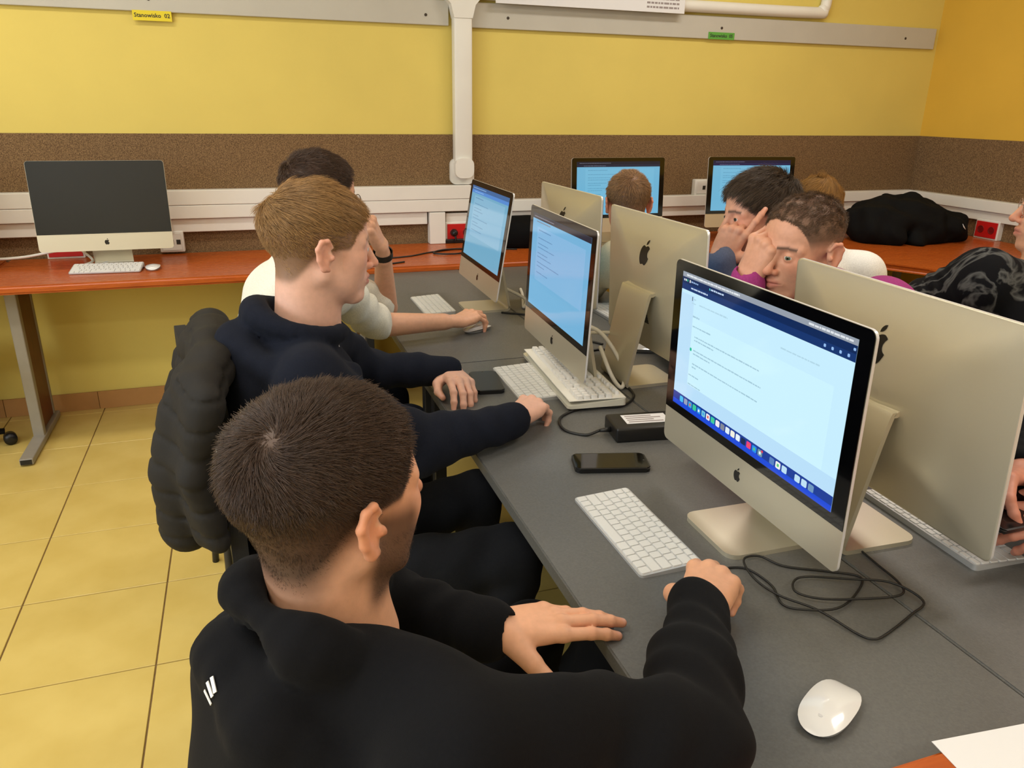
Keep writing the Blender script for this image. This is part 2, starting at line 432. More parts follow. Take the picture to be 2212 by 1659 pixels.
for (lx, ly) in ((1.7, 3.6), (2.72, 3.6), (3.12, 2.8), (3.25, 1.4), (4.0, 1.4), (4.0, 3.9)):
    obj('leg', box_bm(lx-org[0]-.02, lx-org[0]+.02, ly-org[1]-.02, ly-org[1]+.02, 0, RZT-.036, .003), STEEL, t)
# ================================================================== grey tables
def grey_table(x0, x1, y0, y1, label, group='grey laminate tables pushed together'):
    org = ((x0+x1)/2, (y0+y1)/2)
    t = thing('grey_table', label, 'table', (org[0], org[1], 0))
    prism_top('tabletop', [(x0+.0012, y0+.0006), (x1-.0012, y0+.0006), (x1-.0012, y1-.0006), (x0+.0012, y1-.0006)], GZ, .027, GREYTOP, t, org, .0025)
    hx, hy = (x1-x0)/2, (y1-y0)/2
    for sx in (-1, 1):
        for sy in (-1, 1):
            obj('leg', box_bm(sx*(hx-.05)-.018, sx*(hx-.05)+.018, sy*(hy-.06)-.018, sy*(hy-.06)+.018, 0, GZ-.0275, .003), DARKSTEEL, t)
    obj('darkening_panel', box_bm(hx-.035 if x0 < .6 else -hx+.017, hx-.017 if x0 < .6 else -hx+.035, -hy+.09, hy-.09, .10, GZ-.065), DARKSTEEL, t)  # added dark panel: blocks light and view so the under-table floor stays dark
    obj('under_frame', box_bm(-hx+.07, hx-.07, -hy+.06, hy-.06, GZ-.06, GZ-.0275), DARKSTEEL, t)
    return t
EX, SX, RXE = .429, .9135, 1.398
grey_table(EX, SX, .4905, 2.10, 'grey laminate table of the front left student, nearest the camera')
grey_table(EX, SX, 2.10, 3.4305, 'grey laminate table under the far-left table computer')
grey_table(SX, RXE, .4905, 2.10, 'grey laminate table on the right side, nearest the camera')
grey_table(SX, RXE, 2.10, 3.4305, 'grey laminate table on the right side, farthest from the camera')
# red table at the lower right corner of the photo
t = thing('red_table', 'orange-red wooden table under the white paper in the bottom right corner', 'table', (1.0, .2, 0))
prism_top('tabletop', [(.15, -.30), (1.35, -.30), (1.35, .489), (.15, .489)], .772, .028, REDWOOD, t, (1.0, .2), .006)
for sx in (-.80, .30):
    for sy in (-.44, .24): obj('leg', box_bm(sx-.018, sx+.018, sy-.018, sy+.018, 0, .7435, .003), STEEL, t)
o = obj('paper_sheet', box_bm(-.105, .105, -.1485, .1485, 0, .0006), PAPER)
o.location = (.832, .381, .7723); o.rotation_euler = (0, 0, math.radians(84.3)); tag(o, 'blank white paper sheet on the red table corner', 'paper')

# ================================================================== computers
DW, DH = .525, .372      # display housing
CHIN = .072
GAP = .082               # desk to lower edge of the housing
def logo_outline():
    """emblem outline: apple body with a bite on the right, unit height about 1 (body), centred"""
    body = [(0, .36), (.10, .41), (.22, .43), (.33, .38), (.40, .31)]
    bite = [(.31, .24), (.265, .13), (.275, .02), (.33, -.08), (.43, -.145)]
    low = [(.38, -.27), (.30, -.41), (.20, -.50), (.11, -.49), (0, -.455), (-.11, -.49), (-.20, -.50), (-.30, -.42), (-.40, -.24), (-.44, -.04), (-.42, .16), (-.34, .32), (-.22, .42), (-.10, .40)]
    def sm(p): return [tuple(q) for q in spline([(x, y, 0) for x, y in p], 4)]
    pts = sm(body)[:-1] + sm(bite) + sm(low) 
    return [(p[0], p[1]) for p in pts]
def leaf_outline():
    a = spline([(.0, .47, 0), (.03, .60, 0), (.12, .70, 0), (.21, .73, 0)], 4); b = spline([(.21, .73, 0), (.19, .61, 0), (.11, .51, 0), (.0, .47, 0)], 4)
    return [(p[0], p[1]) for p in a[:-1]+b[:-1]]
def logo_bm(h, th=.0006):
    bm = BM(); out = [(x*h/1.23, (y-.115)*h/1.23) for x, y in logo_outline()]
    out2 = [(x*h/1.23, (y-.115)*h/1.23) for x, y in leaf_outline()]
    # drop near-duplicates, keep ccw
    def clean(p):
        r = []
        for q in p:
            if not r or (q[0]-r[-1][0])**2+(q[1]-r[-1][1])**2 > 1e-9: r.append(q)
        if (r[0][0]-r[-1][0])**2+(r[0][1]-r[-1][1])**2 < 1e-9: r.pop()
        ar = sum(r[i][0]*r[(i+1) % len(r)][1]-r[(i+1) % len(r)][0]*r[i][1] for i in range(len(r)))
        return r if ar > 0 else list(reversed(r))
    for o in (out, out2): add_prism(bm, clean(o), 0, th)
    bmesh.ops.triangulate(bm, faces=[f for f in bm.faces if len(f.verts) > 4])
    return bm
TF = Matrix.Rotation(PI/2, 4, 'X')            # XY outline -> XZ plane facing -Y
TB = Matrix.Rotation(PI, 4, 'Z') @ TF         # facing +Y
def bulge(s): return .0045 + .0357*max(0.0, 1-s**1.9)**1.35
def case_bm():
    bm = BM(); n = 6
    rings = []
    for y, s in [(0.0, 1.0), (.0045, 1.0)] + [(bulge(s), s) for s in (.985, .95, .9, .82, .72, .6, .46, .3, .12)]:
        r = .013*s + .10*(1-s)*s
        pts = rrect(DW*s, DH*s, max(r, .002), n)
        rings.append([bm.verts.new((x, y, z+DH/2)) for x, z in pts])
    k = len(rings[0])
    f = bm.faces.new(list(rings[0]))
    for i in range(len(rings)-1):
        for j in range(k):
            f = bm.faces.new((rings[i][(j+1) % k], rings[i][j], rings[i+1][j], rings[i+1][(j+1) % k])); f.smooth = i >= 1
            f.material_index = 1 if i == 0 else 0
    bm.faces.new(list(reversed(rings[-1])))
    bmesh.ops.recalc_face_normals(bm, faces=bm.faces)
    return bm
def glass_bm():
    h = DH-CHIN; bm = BM(); pts = rrect(DW-.002, h-.001, .012, 6, 0, CHIN+h/2)
    pts = [(x, max(y, CHIN)) for x, y in pts]
    pts = [(x, y) for x, y in pts if not (y <= CHIN+.0121 and abs(x) > DW/2-.0145 and y < CHIN+.012)] 
    # square lower corners
    up = [p for p in pts if p[1] > CHIN+h/2]; 
    pts = [(DW/2-.001, CHIN)] + up + [(-DW/2+.001, CHIN)]
    ar = sum(pts[i][0]*pts[(i+1) % len(pts)][1]-pts[(i+1) % len(pts)][0]*pts[i][1] for i in range(len(pts)))
    if ar < 0: pts.reverse()
    add_prism(bm, pts, 0, .0012, 0, TF)
    return bm
def stand_bm(w=.158, th=.0085):
    """bent sheet: hinge behind the housing -> arm -> bend -> plate under the display (z from desk)"""
    prof = [(.030, .262), (.050, .256), (.063, .236), (.105, .032)]
    bend = [(.108, .018), (.106, .009), (.098, .0045), (.085, .0042)]
    plate = [(.02, .0042), (-.030, .0042)]
    P = spline([(0, y, z) for y, z in prof+bend], 5) + [np.array((0, y, z)) for y, z in plate]
    bm = BM(); L = []; n = len(P)
    for i, p in enumerate(P):
        d = P[min(i+1, n-1)]-P[max(i-1, 0)]; d /= np.linalg.norm(d); nn = np.array((0, -d[2], d[1]))
        hw = w/2
        row = []
        for sx in (-1, 1):
            for sg in (-1, 1):
                q = p + nn*sg*th/2; row.append(bm.verts.new((sx*hw, q[1], max(q[2], 0.0))))
        L.append(row)
    for i in range(n-1):
        a, b = L[i], L[i+1]
        for q in ((a[0], a[2], b[2], b[0]), (a[1], b[1], b[3], a[3]), (a[0], b[0], b[1], a[1]), (a[2], a[3], b[3], b[2])): bm.faces.new(q)
    bm.faces.new((L[0][0], L[0][1], L[0][3], L[0][2]))
    # rounded plate nose
    nose = L[-1]; yb = P[-1][1]
    arc = [(w/2*1.0, yb)] + [(w/2-.022+.022*math.cos(a), yb-.022*math.sin(a)) for a in (.4, .8, 1.2, PI/2)]
    arc = arc + [(-x, y) for x, y in reversed(arc)]
    top = [bm.verts.new((x, y, .0085)) for x, y in arc]; bot = [bm.verts.new((x, y, 0)) for x, y in arc]
    bm.faces.new(top); bm.faces.new(list(reversed(bot)))
    for i in range(len(arc)-1): bm.faces.new((top[i], bot[i], bot[i+1], top[i+1]))
    bmesh.ops.remove_doubles(bm, verts=bm.verts, dist=1e-5)
    bmesh.ops.recalc_face_normals(bm, faces=bm.faces)
    return bm
def screen_mat(name, col, strength):
    return nmat('screen_'+name, (6, 6, 8), 0.08, emit=col, estr=strength, spec=0.4)
SC = {}
def sm(col, k=1.0):
    key = '%d_%d_%d_%d' % (*col, int(k*100))
    if key not in SC: SC[key] = screen_mat(key, col, k)
    return SC[key]
SW, SH = .468, .2635          # active area
SZ = CHIN + (DH-CHIN-SH)/2 - .001
class Scr:
    """flat picture shown on a display: coloured patches in one mesh (u 0..1 left-right, v 0..1 top-down)"""
    def __init__(s, k=1.0): s.bm = BM(); s.m = []; s.k = k
    def rect(s, u0, u1, v0, v1, col, lay=0, r=0):
        mt = sm(col, s.k)
        if mt not in s.m: s.m.append(mt)
        y = -.0016-.00012*lay
        if r == 0: pts = [(u0, v1), (u1, v1), (u1, v0), (u0, v0)]
        else:
            asp = SW/SH
            pts = [(x, yy) for x, yy in rrect(u1-u0, (v1-v0), min(r, (u1-u0)/2), 4, (u0+u1)/2, (v0+v1)/2)]
            pts = [(x, v1+v0-yy) for x, yy in pts]
        vs = [s.bm.verts.new(((u-.5)*SW, y, SZ+(1-v)*SH)) for u, v in pts]
        f = s.bm.faces.new(vs); f.material_index = s.m.index(mt)
    def text(s, u0, u1, v, h, col, lay=3, seed=0):
        rnd = random.Random(seed); u = u0
        while u < u1-.004:
            wd = rnd.uniform(.008, .030); s.rect(u, min(u+wd, u1), v-h/2*rnd.uniform(.6, 1), v+h/2*.8, col, lay); u += wd+.0028
    def build(s, parent):
        bmesh.ops.recalc_face_normals(s.bm, faces=s.bm.faces)
        for f in s.bm.faces:
            if f.normal.y > 0: f.normal_flip()
        return obj('screen_picture', s.bm, s.m, parent)
CASE_ME = bpy.data.meshes.new('case'); b_ = case_bm(); b_.to_mesh(CASE_ME); b_.free(); CASE_ME.materials.append(ALU); CASE_ME.materials.append(ALU_EDGE)
def mesh_of(name, bm, mats, smooth=None):
    me = bpy.data.meshes.new(name); bm.to_mesh(me); bm.free()
    for m in (mats if isinstance(mats, (list, tuple)) else [mats]): me.materials.append(m)
    if smooth:
        me.polygons.foreach_set('use_smooth', [True]*len(me.polygons)); me.set_sharp_from_angle(angle=smooth)
    return me
def put(name, me, parent, loc=(0, 0, 0), rot=(0, 0, 0)):
    o = bpy.data.objects.new(name, me); COL.objects.link(o); o.parent = parent; o.location = loc; o.rotation_euler = rot; return o
GLASS_ME = mesh_of('glass', glass_bm(), GLASS_B)
STAND_ME = mesh_of('stand', stand_bm(), ALU, .6)
LOGO_S = mesh_of('logo', logo_bm(.026), LOGO); LOGO_L = None
def on_back(bm, zc, flip):
    '''lay a flat outline (x, y, 0..th) onto the curved back of the housing, centred at height zc'''
    bmesh.ops.subdivide_edges(bm, edges=[e for e in bm.edges if e.calc_length() > .012], cuts=3, use_grid_fill=True)
    for v in bm.verts:
        x, y, t_ = v.co; z = zc+y; s_ = max(abs(x)/(DW/2), abs(z-DH/2)/(DH/2))
        v.co = (-x if flip else x, bulge(s_)+(.0012 if t_ > .0003 else -.002), z)
    bmesh.ops.recalc_face_normals(bm, faces=bm.faces)
    return bm
LOGO_L = mesh_of('logo_rear', on_back(logo_bm(.066), DH*.745, True), LOGO)
bm = BM()
for i in range(9): add_prism(bm, [(-.032, i*.0046-.02), (.032, i*.0046-.02), (.032, i*.0046-.0172), (-.032, i*.0046-.0172)], 0, .0006)
VENT_ME = mesh_of('vent', on_back(bm, .105, False), VENT)
HINGE_ME = mesh_of('hinge', box_bm(-.075, .075, .028, .046, .158, .184, .003), ALU)
def computer(label, x, y, z, yaw, tilt, screen):
    t = thing('desktop_computer', label, 'computer', (x, y, z), yaw+PI/2)
    d = bpy.data.objects.new('display', CASE_ME); COL.objects.link(d); d.parent = t
    d.location = (0, 0, GAP); d.rotation_euler = (-tilt, 0, 0)
    g = put('bezel_glass', GLASS_ME, d, (0, -.0001, 0))
    l = put('front_emblem', LOGO_S, d, (0, -.0002, CHIN/2+.002)); l.rotation_euler = (PI/2, 0, 0)
    put('rear_emblem', LOGO_L, d)
    put('vent', VENT_ME, d)
    put('stand', STAND_ME, t)
    if screen is not None: screen.build(d)
    return t
def page(k, base, panel, text, seed, bar=(40, 50, 80), menubar=True, bottom=None):
    s = Scr(k); s.rect(0, 1, 0, 1, base, 0)
    s.rect(0, 1, 0, .055, bar, 1)
    if menubar: s.rect(0, 1, .055, .10, tuple(min(255, int(c*1.35)) for c in bar), 1)
    s.text(.03, .4, .03, .012, tuple(min(255, c+90) for c in bar), 2, seed); s.text(.08, .34, .078, .012, tuple(min(255, c+90) for c in bar), 2, seed+1)
    s.rect(.10, .93, .13, .70, panel, 1)
    rnd = random.Random(seed)
    s.text(.13, .36, .16, .014, text, 2, seed+2)
    for i, v in enumerate((.24, .30, .34, .40, .44, .50, .54, .61)):
        s.text(.13, .2+rnd.uniform(.05, .35), v, .011, text, 2, seed+10+i)
    if bottom: s.rect(0, 1, .80, 1, bottom, 1)
    return s
# nearest computer: browser page with dock
sA = Scr(1.0)
sA.rect(0, 1, 0, 1, (200, 238, 255), 0)
sA.rect(0, 1, 0, .035, (150, 158, 170), 1)
sA.text(.03, .40, .018, .014, (225, 230, 235), 2, 5); sA.text(.78, .98, .018, .014, (225, 230, 235), 2, 6)
sA.rect(0, 1, .035, .125, (24, 54, 110), 1); sA.rect(0, 1, .035, .08, (18, 42, 88), 2)
for i, c in enumerate(((210, 220, 230), (240, 240, 240), (60, 200, 140))): sA.rect(.012+.012*i, .02+.012*i, .048, .064, c, 3, .004)
sA.rect(.055, .063, .046, .066, (235, 235, 235), 3); sA.text(.068, .12, .056, .012, (150, 180, 220), 3, 8)
sA.rect(.20, .208, .048, .064, (80, 190, 200), 3, .004); sA.text(.212, .30, .056, .014, (190, 210, 235), 3, 9)
sA.text(.07, .20, .10, .013, (190, 210, 235), 3, 11)
for i in range(4): sA.rect(.86+.035*i, .87+.035*i, .092, .11, (150, 190, 240), 3, .004)
sA.rect(.985, .995, .05, .065, (150, 190, 240), 3, .003)
sA.rect(.10, .93, .30, .80, (205, 243, 255), 1)
sA.rect(.0, .10, .15, .915, (190, 226, 250), 1); sA.rect(.10, 1, .80, .915, (186, 224, 250), 1)
TX = (164, 200, 216); TX2 = (180, 216, 232)
sA.rect(.085, .090, .155, .185, (60, 80, 100), 2); sA.text(.095, .115, .17, .012, TX2, 2, 20); sA.text(.085, .115, .20, .01, TX2, 2, 21)
sA.text(.14, .34, .195, .013, TX2, 2, 22); sA.text(.66, .86, .225, .011, TX2, 2, 23)
sA.text(.10, .15, .29, .013, TX, 2, 24)
for i, (u1, v) in enumerate(((.24, .36), (.56, .43), (.27, .455), (.58, .53), (.25, .555), (.57, .63), (.155, .655), (.18, .72), (.20, .79))):
    sA.text(.125 if 1 <= i <= 6 else .105, u1, v, .011, TX, 2, 30+i)
sA.rect(.099, .113, .52, .545, (40, 190, 150), 3, .007)
sA.rect(0, 1, .905, 1, (24, 60, 150), 2); sA.rect(0, 1, .962, 1, (26, 74, 214), 3)
ICON = [(70, 190, 240), (150, 160, 190), (60, 170, 220), (60, 200, 150), (40, 150, 230), (120, 200, 220), (235, 235, 240), (50, 200, 170), (240, 235, 240), (130, 135, 150), (225, 240, 250), (240, 240, 225), (225, 240, 250), (20, 40, 80), (235, 60, 130), (30, 140, 235), (110, 150, 165), None, (90, 130, 190), (240, 240, 240), (190, 225, 245), None, (190, 225, 245), (190, 225, 245), (110, 150, 190)]
for i, c in enumerate(ICON):
    if c is None: continue
    u = .055+i*.0346
    sA.rect(u, u+.027, .918, .962, c, 4, .007)
    if i in (2, 4, 5, 6, 7, 12, 14, 15, 16, 19): sA.rect(u+.008, u+.019, .930, .950, [(235, 245, 250), (60, 160, 230), (230, 90, 80), (90, 200, 120)][i % 4], 5, .004)
    if i == 16: sA.rect(u+.020, u+.030, .914, .93, (235, 60, 80), 6, .005)
LB = dict(base=(122, 196, 232), panel=(128, 202, 236), text=(100, 166, 202))
computer('silver desktop computer with bright white page, nearest to the camera', .775, 1.022, GZ, 3.125, -.012, sA)
computer('silver desktop computer with blue screen standing over a white keyboard', .762, 1.882, GZ, 3.083, .042, page(.85, (122, 190, 232), (140, 196, 238), (98, 150, 196), 50, (40, 44, 60), False))
computer('silver desktop computer with blue screen on the farthest grey table', .790, 2.72, GZ, 3.125, .160, page(.74, (124, 192, 226), (146, 204, 236), (104, 158, 198), 70, (66, 116, 176)))
computer('large-looking silver computer seen from behind, cut off by the right edge', 1.030, .974, GZ, -.042, .058, page(.6, **LB, seed=90))
computer('silver computer seen from behind, middle one of three turned away', 1.045, 1.835, GZ, 0.0, .040, page(.6, **LB, seed=91))
computer('silver computer seen from behind, farthest of three turned away', 1.080, 2.535, GZ, .012, .0, page(.6, **LB, seed=92))
computer('silver desktop computer with black switched-off screen on the red desk', -.575, 3.70, RZT, -1.578, .07, None)
computer('silver computer cut off by the left edge of the photo', -1.275, 3.70, RZT, -1.578, .07, None)
computer('wall-side computer with blue screen left of the data socket', 1.835, 3.665, RZT, -1.575, .07, page(.80, **LB, seed=93, bar=(24, 30, 48)))
computer('wall-side computer with blue screen right of the data socket', 2.635, 3.665, RZT, -1.65, .07, page(.80, **LB, seed=94, bar=(24, 26, 60)))

# ================================================================== keyboards, mice, phones
def key_me(w, h, z=.0022):
    k = ('key', round(w, 5), round(h, 5), z)
    if k not in SC:
        bm = BM(); add_prism(bm, rrect(w, h, .0022, 3), 0, z); SC[k] = mesh_of('key', bm, KEY)
    return SC[k]
def key_rows(extra=False):
    rows = [[1.0357]*14, [1]*13+[1.5], [1.5]+[1]*13, [1.75]+[1]*11+[1.75], [2.25]+[1]*10+[2.25], [1, 1, 1, 1.25, 5, 1.25, 1, 1, 1, 1]]
    return rows
KB_BM = BM()
def kb_body(w, d, zf, zr, r=.008):
    bm = BM(); pts = rrect(w, d, r, 4)
    vs = add_prism(bm, pts, 0, 1)
    for v in vs:
        if v.co.z > .5: v.co.z = zf+(zr-zf)*(v.co.y+d/2)/d
    return bm
KB_ME = mesh_of('keyboard_body', kb_body(.279, .1149, .0045, .0105), [KEYBODY], .5)
def keyboard(label, x, y, z, yaw, tilt=0.0, rear_tube=False):
    """yaw: direction the user looks at the keyboard (from the user towards the display)"""
    t = thing('keyboard', label, 'keyboard', (x, y, z), yaw-PI/2)
    b = put('keyboard_body', KB_ME, t)
    b.rotation_euler = (tilt, 0, 0)
    W, D = .279, .1149; u = (W-.006)/14.5; sl = math.atan2(.006, D)
    hs = [.0125]+[(D-.006-.0125-.0)/5]*5
    yy = D/2-.003
    for r, row in enumerate(key_rows()):
        h = hs[r]; xx = -W/2+.003
        for kw in row:
            cx, cy = xx+kw*u/2, yy-h/2
            o = put('key', key_me(kw*u-.0026, h-.0026), b, (cx, cy, .0045+.006*(cy+D/2)/D), (sl, 0, 0)); xx += kw*u
        yy -= h
    if rear_tube:
        bm = BM(); add_tube(bm, [(-W/2, D/2-.009, -.004), (W/2, D/2-.009, -.004)], .0095, 12); obj('battery_tube', bm, KEYBODY, t)
        b.location.z = .008; b.rotation_euler = (.10, 0, 0); 
        for ch in t.children:
            if ch.name.startswith('battery'): ch.location.z = .0135
    return t
keyboard('slim white keyboard in front of the nearest computer', .611, 1.083, GZ, 0.0)
keyboard('slim white keyboard beside the hand of the navy-hoodie student', .690, 1.880, GZ, -.03)
keyboard('slim white keyboard standing before the farthest left-row computer', .640, 2.795, GZ, 0.0)
keyboard('slim white keyboard behind the large-looking computer on the right', 1.165, .93, GZ, PI-.05)
keyboard('slim white keyboard half hidden behind the farthest turned-away computer', 1.255, 2.50, GZ, PI)
keyboard('slim white keyboard in front of the switched-off computer', -.585, 3.66, RZT, PI/2-.06, 0, True)
# old thick white keyboard in a clear tray lying across the stand plate
def thick_keyboard(label, x, y, z, yaw):
    t = thing('keyboard', label, 'keyboard', (x, y, z), yaw-PI/2)
    W, D = .452, .158
    obj('clear_tray', kb_body(W, D, .008, .018, .012), ACRYL, t, .6)
    obj('inner_plate', box_bm(-W/2+.004, W/2-.004, -D/2+.004, D/2-.004, .0185, .0205), PLASTIC_W, t)
    km = {}
    def K(cx, cy, w, h):
        k = ('tk', round(w, 4), round(h, 4))
        if k not in SC:
            bm = BM(); vs = add_prism(bm, rrect(w, h, .003, 3), 0, .009)
            for v in vs:
                if v.co.z > .005: v.co.x *= 1-.0035/w; v.co.y *= 1-.0035/h
            SC[k] = mesh_of('key', bm, KEY, .6)
        put('key', SC[k], t, (cx, cy, .0206))
    u = .0196
    rows = [(D/2-.018, .014, [1.0]*15)] + [(D/2-.046-.0195*i, .0185, r) for i, r in enumerate([[1]*13+[2], [1.5]+[1]*12+[1.5], [1.75]+[1]*11+[2.25], [2.25]+[1]*10+[2.75], [1.5, 1.25, 1.5, 6.5, 1.5, 1.25, 1.5]])]
    for (cy, h, r) in rows:
        xx = -W/2+.008
        for kw in r: K(xx+kw*u/2, cy, kw*u-.0016, h-.0016); xx += kw*u
    for ri, (cy, h, _) in enumerate(rows):
        for blk, n in ((.312, 3), (.376, 4 if ri else 3)):
            if blk == .312 and ri in (3,): continue
            for c in range(n): K(-W/2+blk+(c+.5)*.0172*(1 if blk > .35 else 1.0), cy, .0158, h-.0016)
    return t
thick_keyboard('old thick white keyboard in a clear tray under the blue-screen computer', .815, 1.862, GZ+.0092, -.085)
# mice
def mouse_mesh():
    bm = BM(); L, Wd, H = .1150, .0600, .0205; nu, nv = 20, 16
    top = []
    for i in range(nv+1):
        r = i/nv; row = []
        for j in range(nu*2):
            a = 2*PI*j/(nu*2); c, s = math.cos(a), math.sin(a)
            e = 2.6; rad = 1/((abs(c)**e+abs(s)**e)**(1/e))
            px, py = c*rad*r*Wd/2, s*rad*r*L/2
            zz = .006+(H-.006)*max(0, 1-(py/(L/2))**2)**.75*max(0, 1-.55*(px/(Wd/2))**2)*(1 if r < 1 else 1)
            row.append(bm.verts.new((px, py, zz)))
        top.append(row)
    n = nu*2
    for i in range(1, nv):
        for j in range(n): f = bm.faces.new((top[i][j], top[i+1][j], top[i+1][(j+1) % n], top[i][(j+1) % n])); f.smooth = True
    c0 = bm.verts.new((0, 0, H)); 
    for j in range(n): f = bm.faces.new((c0, top[1][j], top[1][(j+1) % n])); f.smooth = True
    for v in top[0]: bm.verts.remove(v)
    return bm
MT_ME = mesh_of('top_shell', mouse_mesh(), MOUSE_W)
bmb = BM(); pb = [(math.cos(a)/((abs(math.cos(a))**2.6+abs(math.sin(a))**2.6)**(1/2.6))*.0565/2, math.sin(a)/((abs(math.cos(a))**2.6+abs(math.sin(a))**2.6)**(1/2.6))*.1125/2) for a in [2*PI*k/40 for k in range(40)]]
vs_ = add_prism(bmb, pb, 0.001, .0062)
for v in vs_:
    if v.co.z < .003: v.co.x *= .86; v.co.y *= .9
MB_ME = mesh_of('base', bmb, KEYBODY, .6)
MR_ME = mesh_of('glide', box_bm(-.016, .016, -.036, .036, 0, .0012), BLACKPL)
LOGO_M = mesh_of('emblem', logo_bm(.026), nmat('emblem_pale_grey', (206, 206, 208), .3))
def mouse(label, x, y, z, rot):
    t = thing('computer_mouse', label, 'mouse', (x, y, z), rot)
    put('top_shell', MT_ME, t); put('base', MB_ME, t); put('glide', MR_ME, t)
    e = put('emblem', LOGO_M, t, (0, -.03, .0172)); e.scale = (.33, .33, .3); e.rotation_euler = (.12, 0, 0)
    return t
mouse('glossy white mouse lying alone on the near grey table', .645, .606, GZ, math.radians(-62))
mouse('white mouse beside the keyboard of the switched-off computer', -.405, 3.66, RZT, math.radians(2))
mouse('white mouse behind the stand of the middle turned-away computer', 1.150, 2.06, GZ, math.radians(70))
mouse('white mouse under the hand of the white-sweater student', .710, 2.425, GZ, math.radians(-60))
# black wired mouse under the nearest hand
t = thing('computer_mouse', 'black wired mouse under the right hand of the nearest student', 'mouse', (.632, .868, GZ), math.radians(-62))
bm = mouse_mesh()
for v in bm.verts: v.co.z *= 1.5
obj('top_shell', bm, BLACKPL, t); bm = BM(); add_prism(bm, pb, 0, .0095); obj('base', bm, BLACKPL, t)
def phone(label, x, y, z, rot, w=.077, l=.160, dull=False):
    t = thing('smartphone', label, 'phone', (x, y, z), rot)
    bm = BM(); add_prism(bm, rrect(w, l, .010, 5), 0, .0105); bmesh.ops.bevel(bm, geom=[e for e in bm.edges if abs(e.verts[0].co.z-e.verts[1].co.z) < 1e-6], offset=.0025, segments=2, affect='EDGES')
    obj('phone_case', bm, PHONE, t, .7)
    bm = BM(); add_prism(bm, rrect(w-.007, l-.007, .007, 4), .0104, .0110); obj('phone_back' if dull else 'phone_screen', bm, PHONE if dull else GLASS_B, t)
    bm = BM(); add_lathe(bm, [(.0022, 0), (.0022, .0003)], 12, 0, Matrix.Translation((0, l/2-.008, .0109))); obj('phone_camera', bm, VENT, t)
    return t
phone('black smartphone lying above the nearest keyboard', .690, 1.343, GZ, math.radians(-105))
phone('black smartphone half hidden by the left hand of the navy-hoodie student', .583, 1.905, GZ, math.radians(-8), dull=True)
# black power adapter
t = thing('power_adapter', 'black power adapter with white label beside the blue-screen computer', 'power adapter', (.842, 1.475, GZ), math.radians(-8))
obj('adapter_body', box_bm(-.085, .085, -.047, .047, 0, .036, .006, 3), BLACKPL, t, .6)
obj('adapter_label', box_bm(-.052, .055, -.022, .030, .0361, .0365), PAPER, t)
bm = BM()
for r in range(4): add_box(bm, -.045, .02+.02*(r % 2), .018-.011*r, .023-.011*r, .0366, .0367)
obj('label_print', bm, INKGREY, t)
bm = BM(); add_tube(bm, [(-.085, 0, .016), (-.110, .0, .014)], [.007, .004]); obj('cord_relief', bm, RUBBER, t)
def cable(name, label, pts, r, m, cat='cable', n=8):
    pts = [np.array(p, float) for p in pts]; org = pts[0].copy(); org[2] = 0
    bm = BM(); add_tube(bm, spline([p-org for p in pts], n), r, 7)
    o = obj(name, bm, m); o.location = tuple(org); return tag(o, label, cat)
g = GZ+.003
cable('power_cable', 'black cord looping from the power adapter', [(.735, 1.492, GZ+.014), (.70, 1.50, g), (.665, 1.545, g), (.69, 1.62, g), (.78, 1.66, g), (.86, 1.64, g), (.93, 1.70, g), (.95, 1.80, g)], .0035, RUBBER)
cable('mouse_cable', 'black mouse cable tangled in loops on the near grey table',
  [(.660, .905, GZ+.012), (.70, .925, g), (.735, .912, g), (.745, .86, g), (.73, .815, g), (.745, .79, g+.003), (.80, .775, g+.003), (.86, .80, g), (.90, .835, g), (.86, .865, g), (.80, .90, g), (.775, .935, g+.003), (.74, .93, g+.006), (.725, .88, g+.005), (.735, .83, g+.004), (.77, .78, g+.003),
   (.79, .72, g), (.802, .70, g+.002), (.83, .705, g), (.90, .73, g), (.945, .75, g+.002), (.93, .80, g+.006), (.87, .83, g+.006), (.80, .86, g+.004), (.765, .83, g+.006), (.79, .80, g+.006), (.86, .775, g+.008), (.92, .77, g+.006), (.945, .80, g+.003), (.955, .86, g), (.965, .93, g), (.985, .985, g), (.985, 1.05, g), (.97, 1.12, g)], .0019, RUBBER, n=7)
cable('loose_cable', 'black cable coiled on the red desk behind the farthest left computer', [(.50, 3.62, RZT+.003), (.72, 3.66, RZT+.003), (.85, 3.74, RZT+.003), (1.0, 3.80, RZT+.003), (1.06, 3.74, RZT+.003), (.96, 3.66, RZT+.006), (.86, 3.70, RZT+.006), (.93, 3.77, RZT+.008), (1.08, 3.78, RZT+.006), (1.3, 3.72, RZT+.003)], .004, RUBBER)
cable('loose_cable', 'short end of black cable on the red desk edge', [(.52, 3.50, RZT+.0035), (.60, 3.50, RZT+.0035), (.68, 3.53, RZT+.0035)], .004, RUBBER)
cable('white_cable', 'white cable drooping along the wall at the left edge', [(-1.25, 3.80, .86), (-1.1, 3.84, .805), (-.95, 3.85, .80), (-.8, 3.84, .825)], .006, CABLE_W)
cable('white_cable', 'white cables crossed behind the switched-off computer', [(-.70, 3.84, .82), (-.66, 3.80, RZT+.02), (-.72, 3.74, RZT+.006), (-.62, 3.80, RZT+.006), (-.55, 3.83, .82)], .006, CABLE_W)
cable('white_cable', 'white cable looping behind the blue-screen computer stand', [(.82, 1.88, .90), (.90, 1.87, .87), (.945, 1.83, .80), (.94, 1.78, GZ+.02), (.92, 1.76, GZ+.006), (.91, 1.80, GZ+.03), (.90, 1.86, .83)], .006, CABLE_W)
cable('white_cable', 'thin white cable crossing between the two middle stands', [(.83, 1.95, .845), (.90, 1.93, .85), (.99, 1.90, .852), (1.01, 1.86, .86)], .005, CABLE_W)
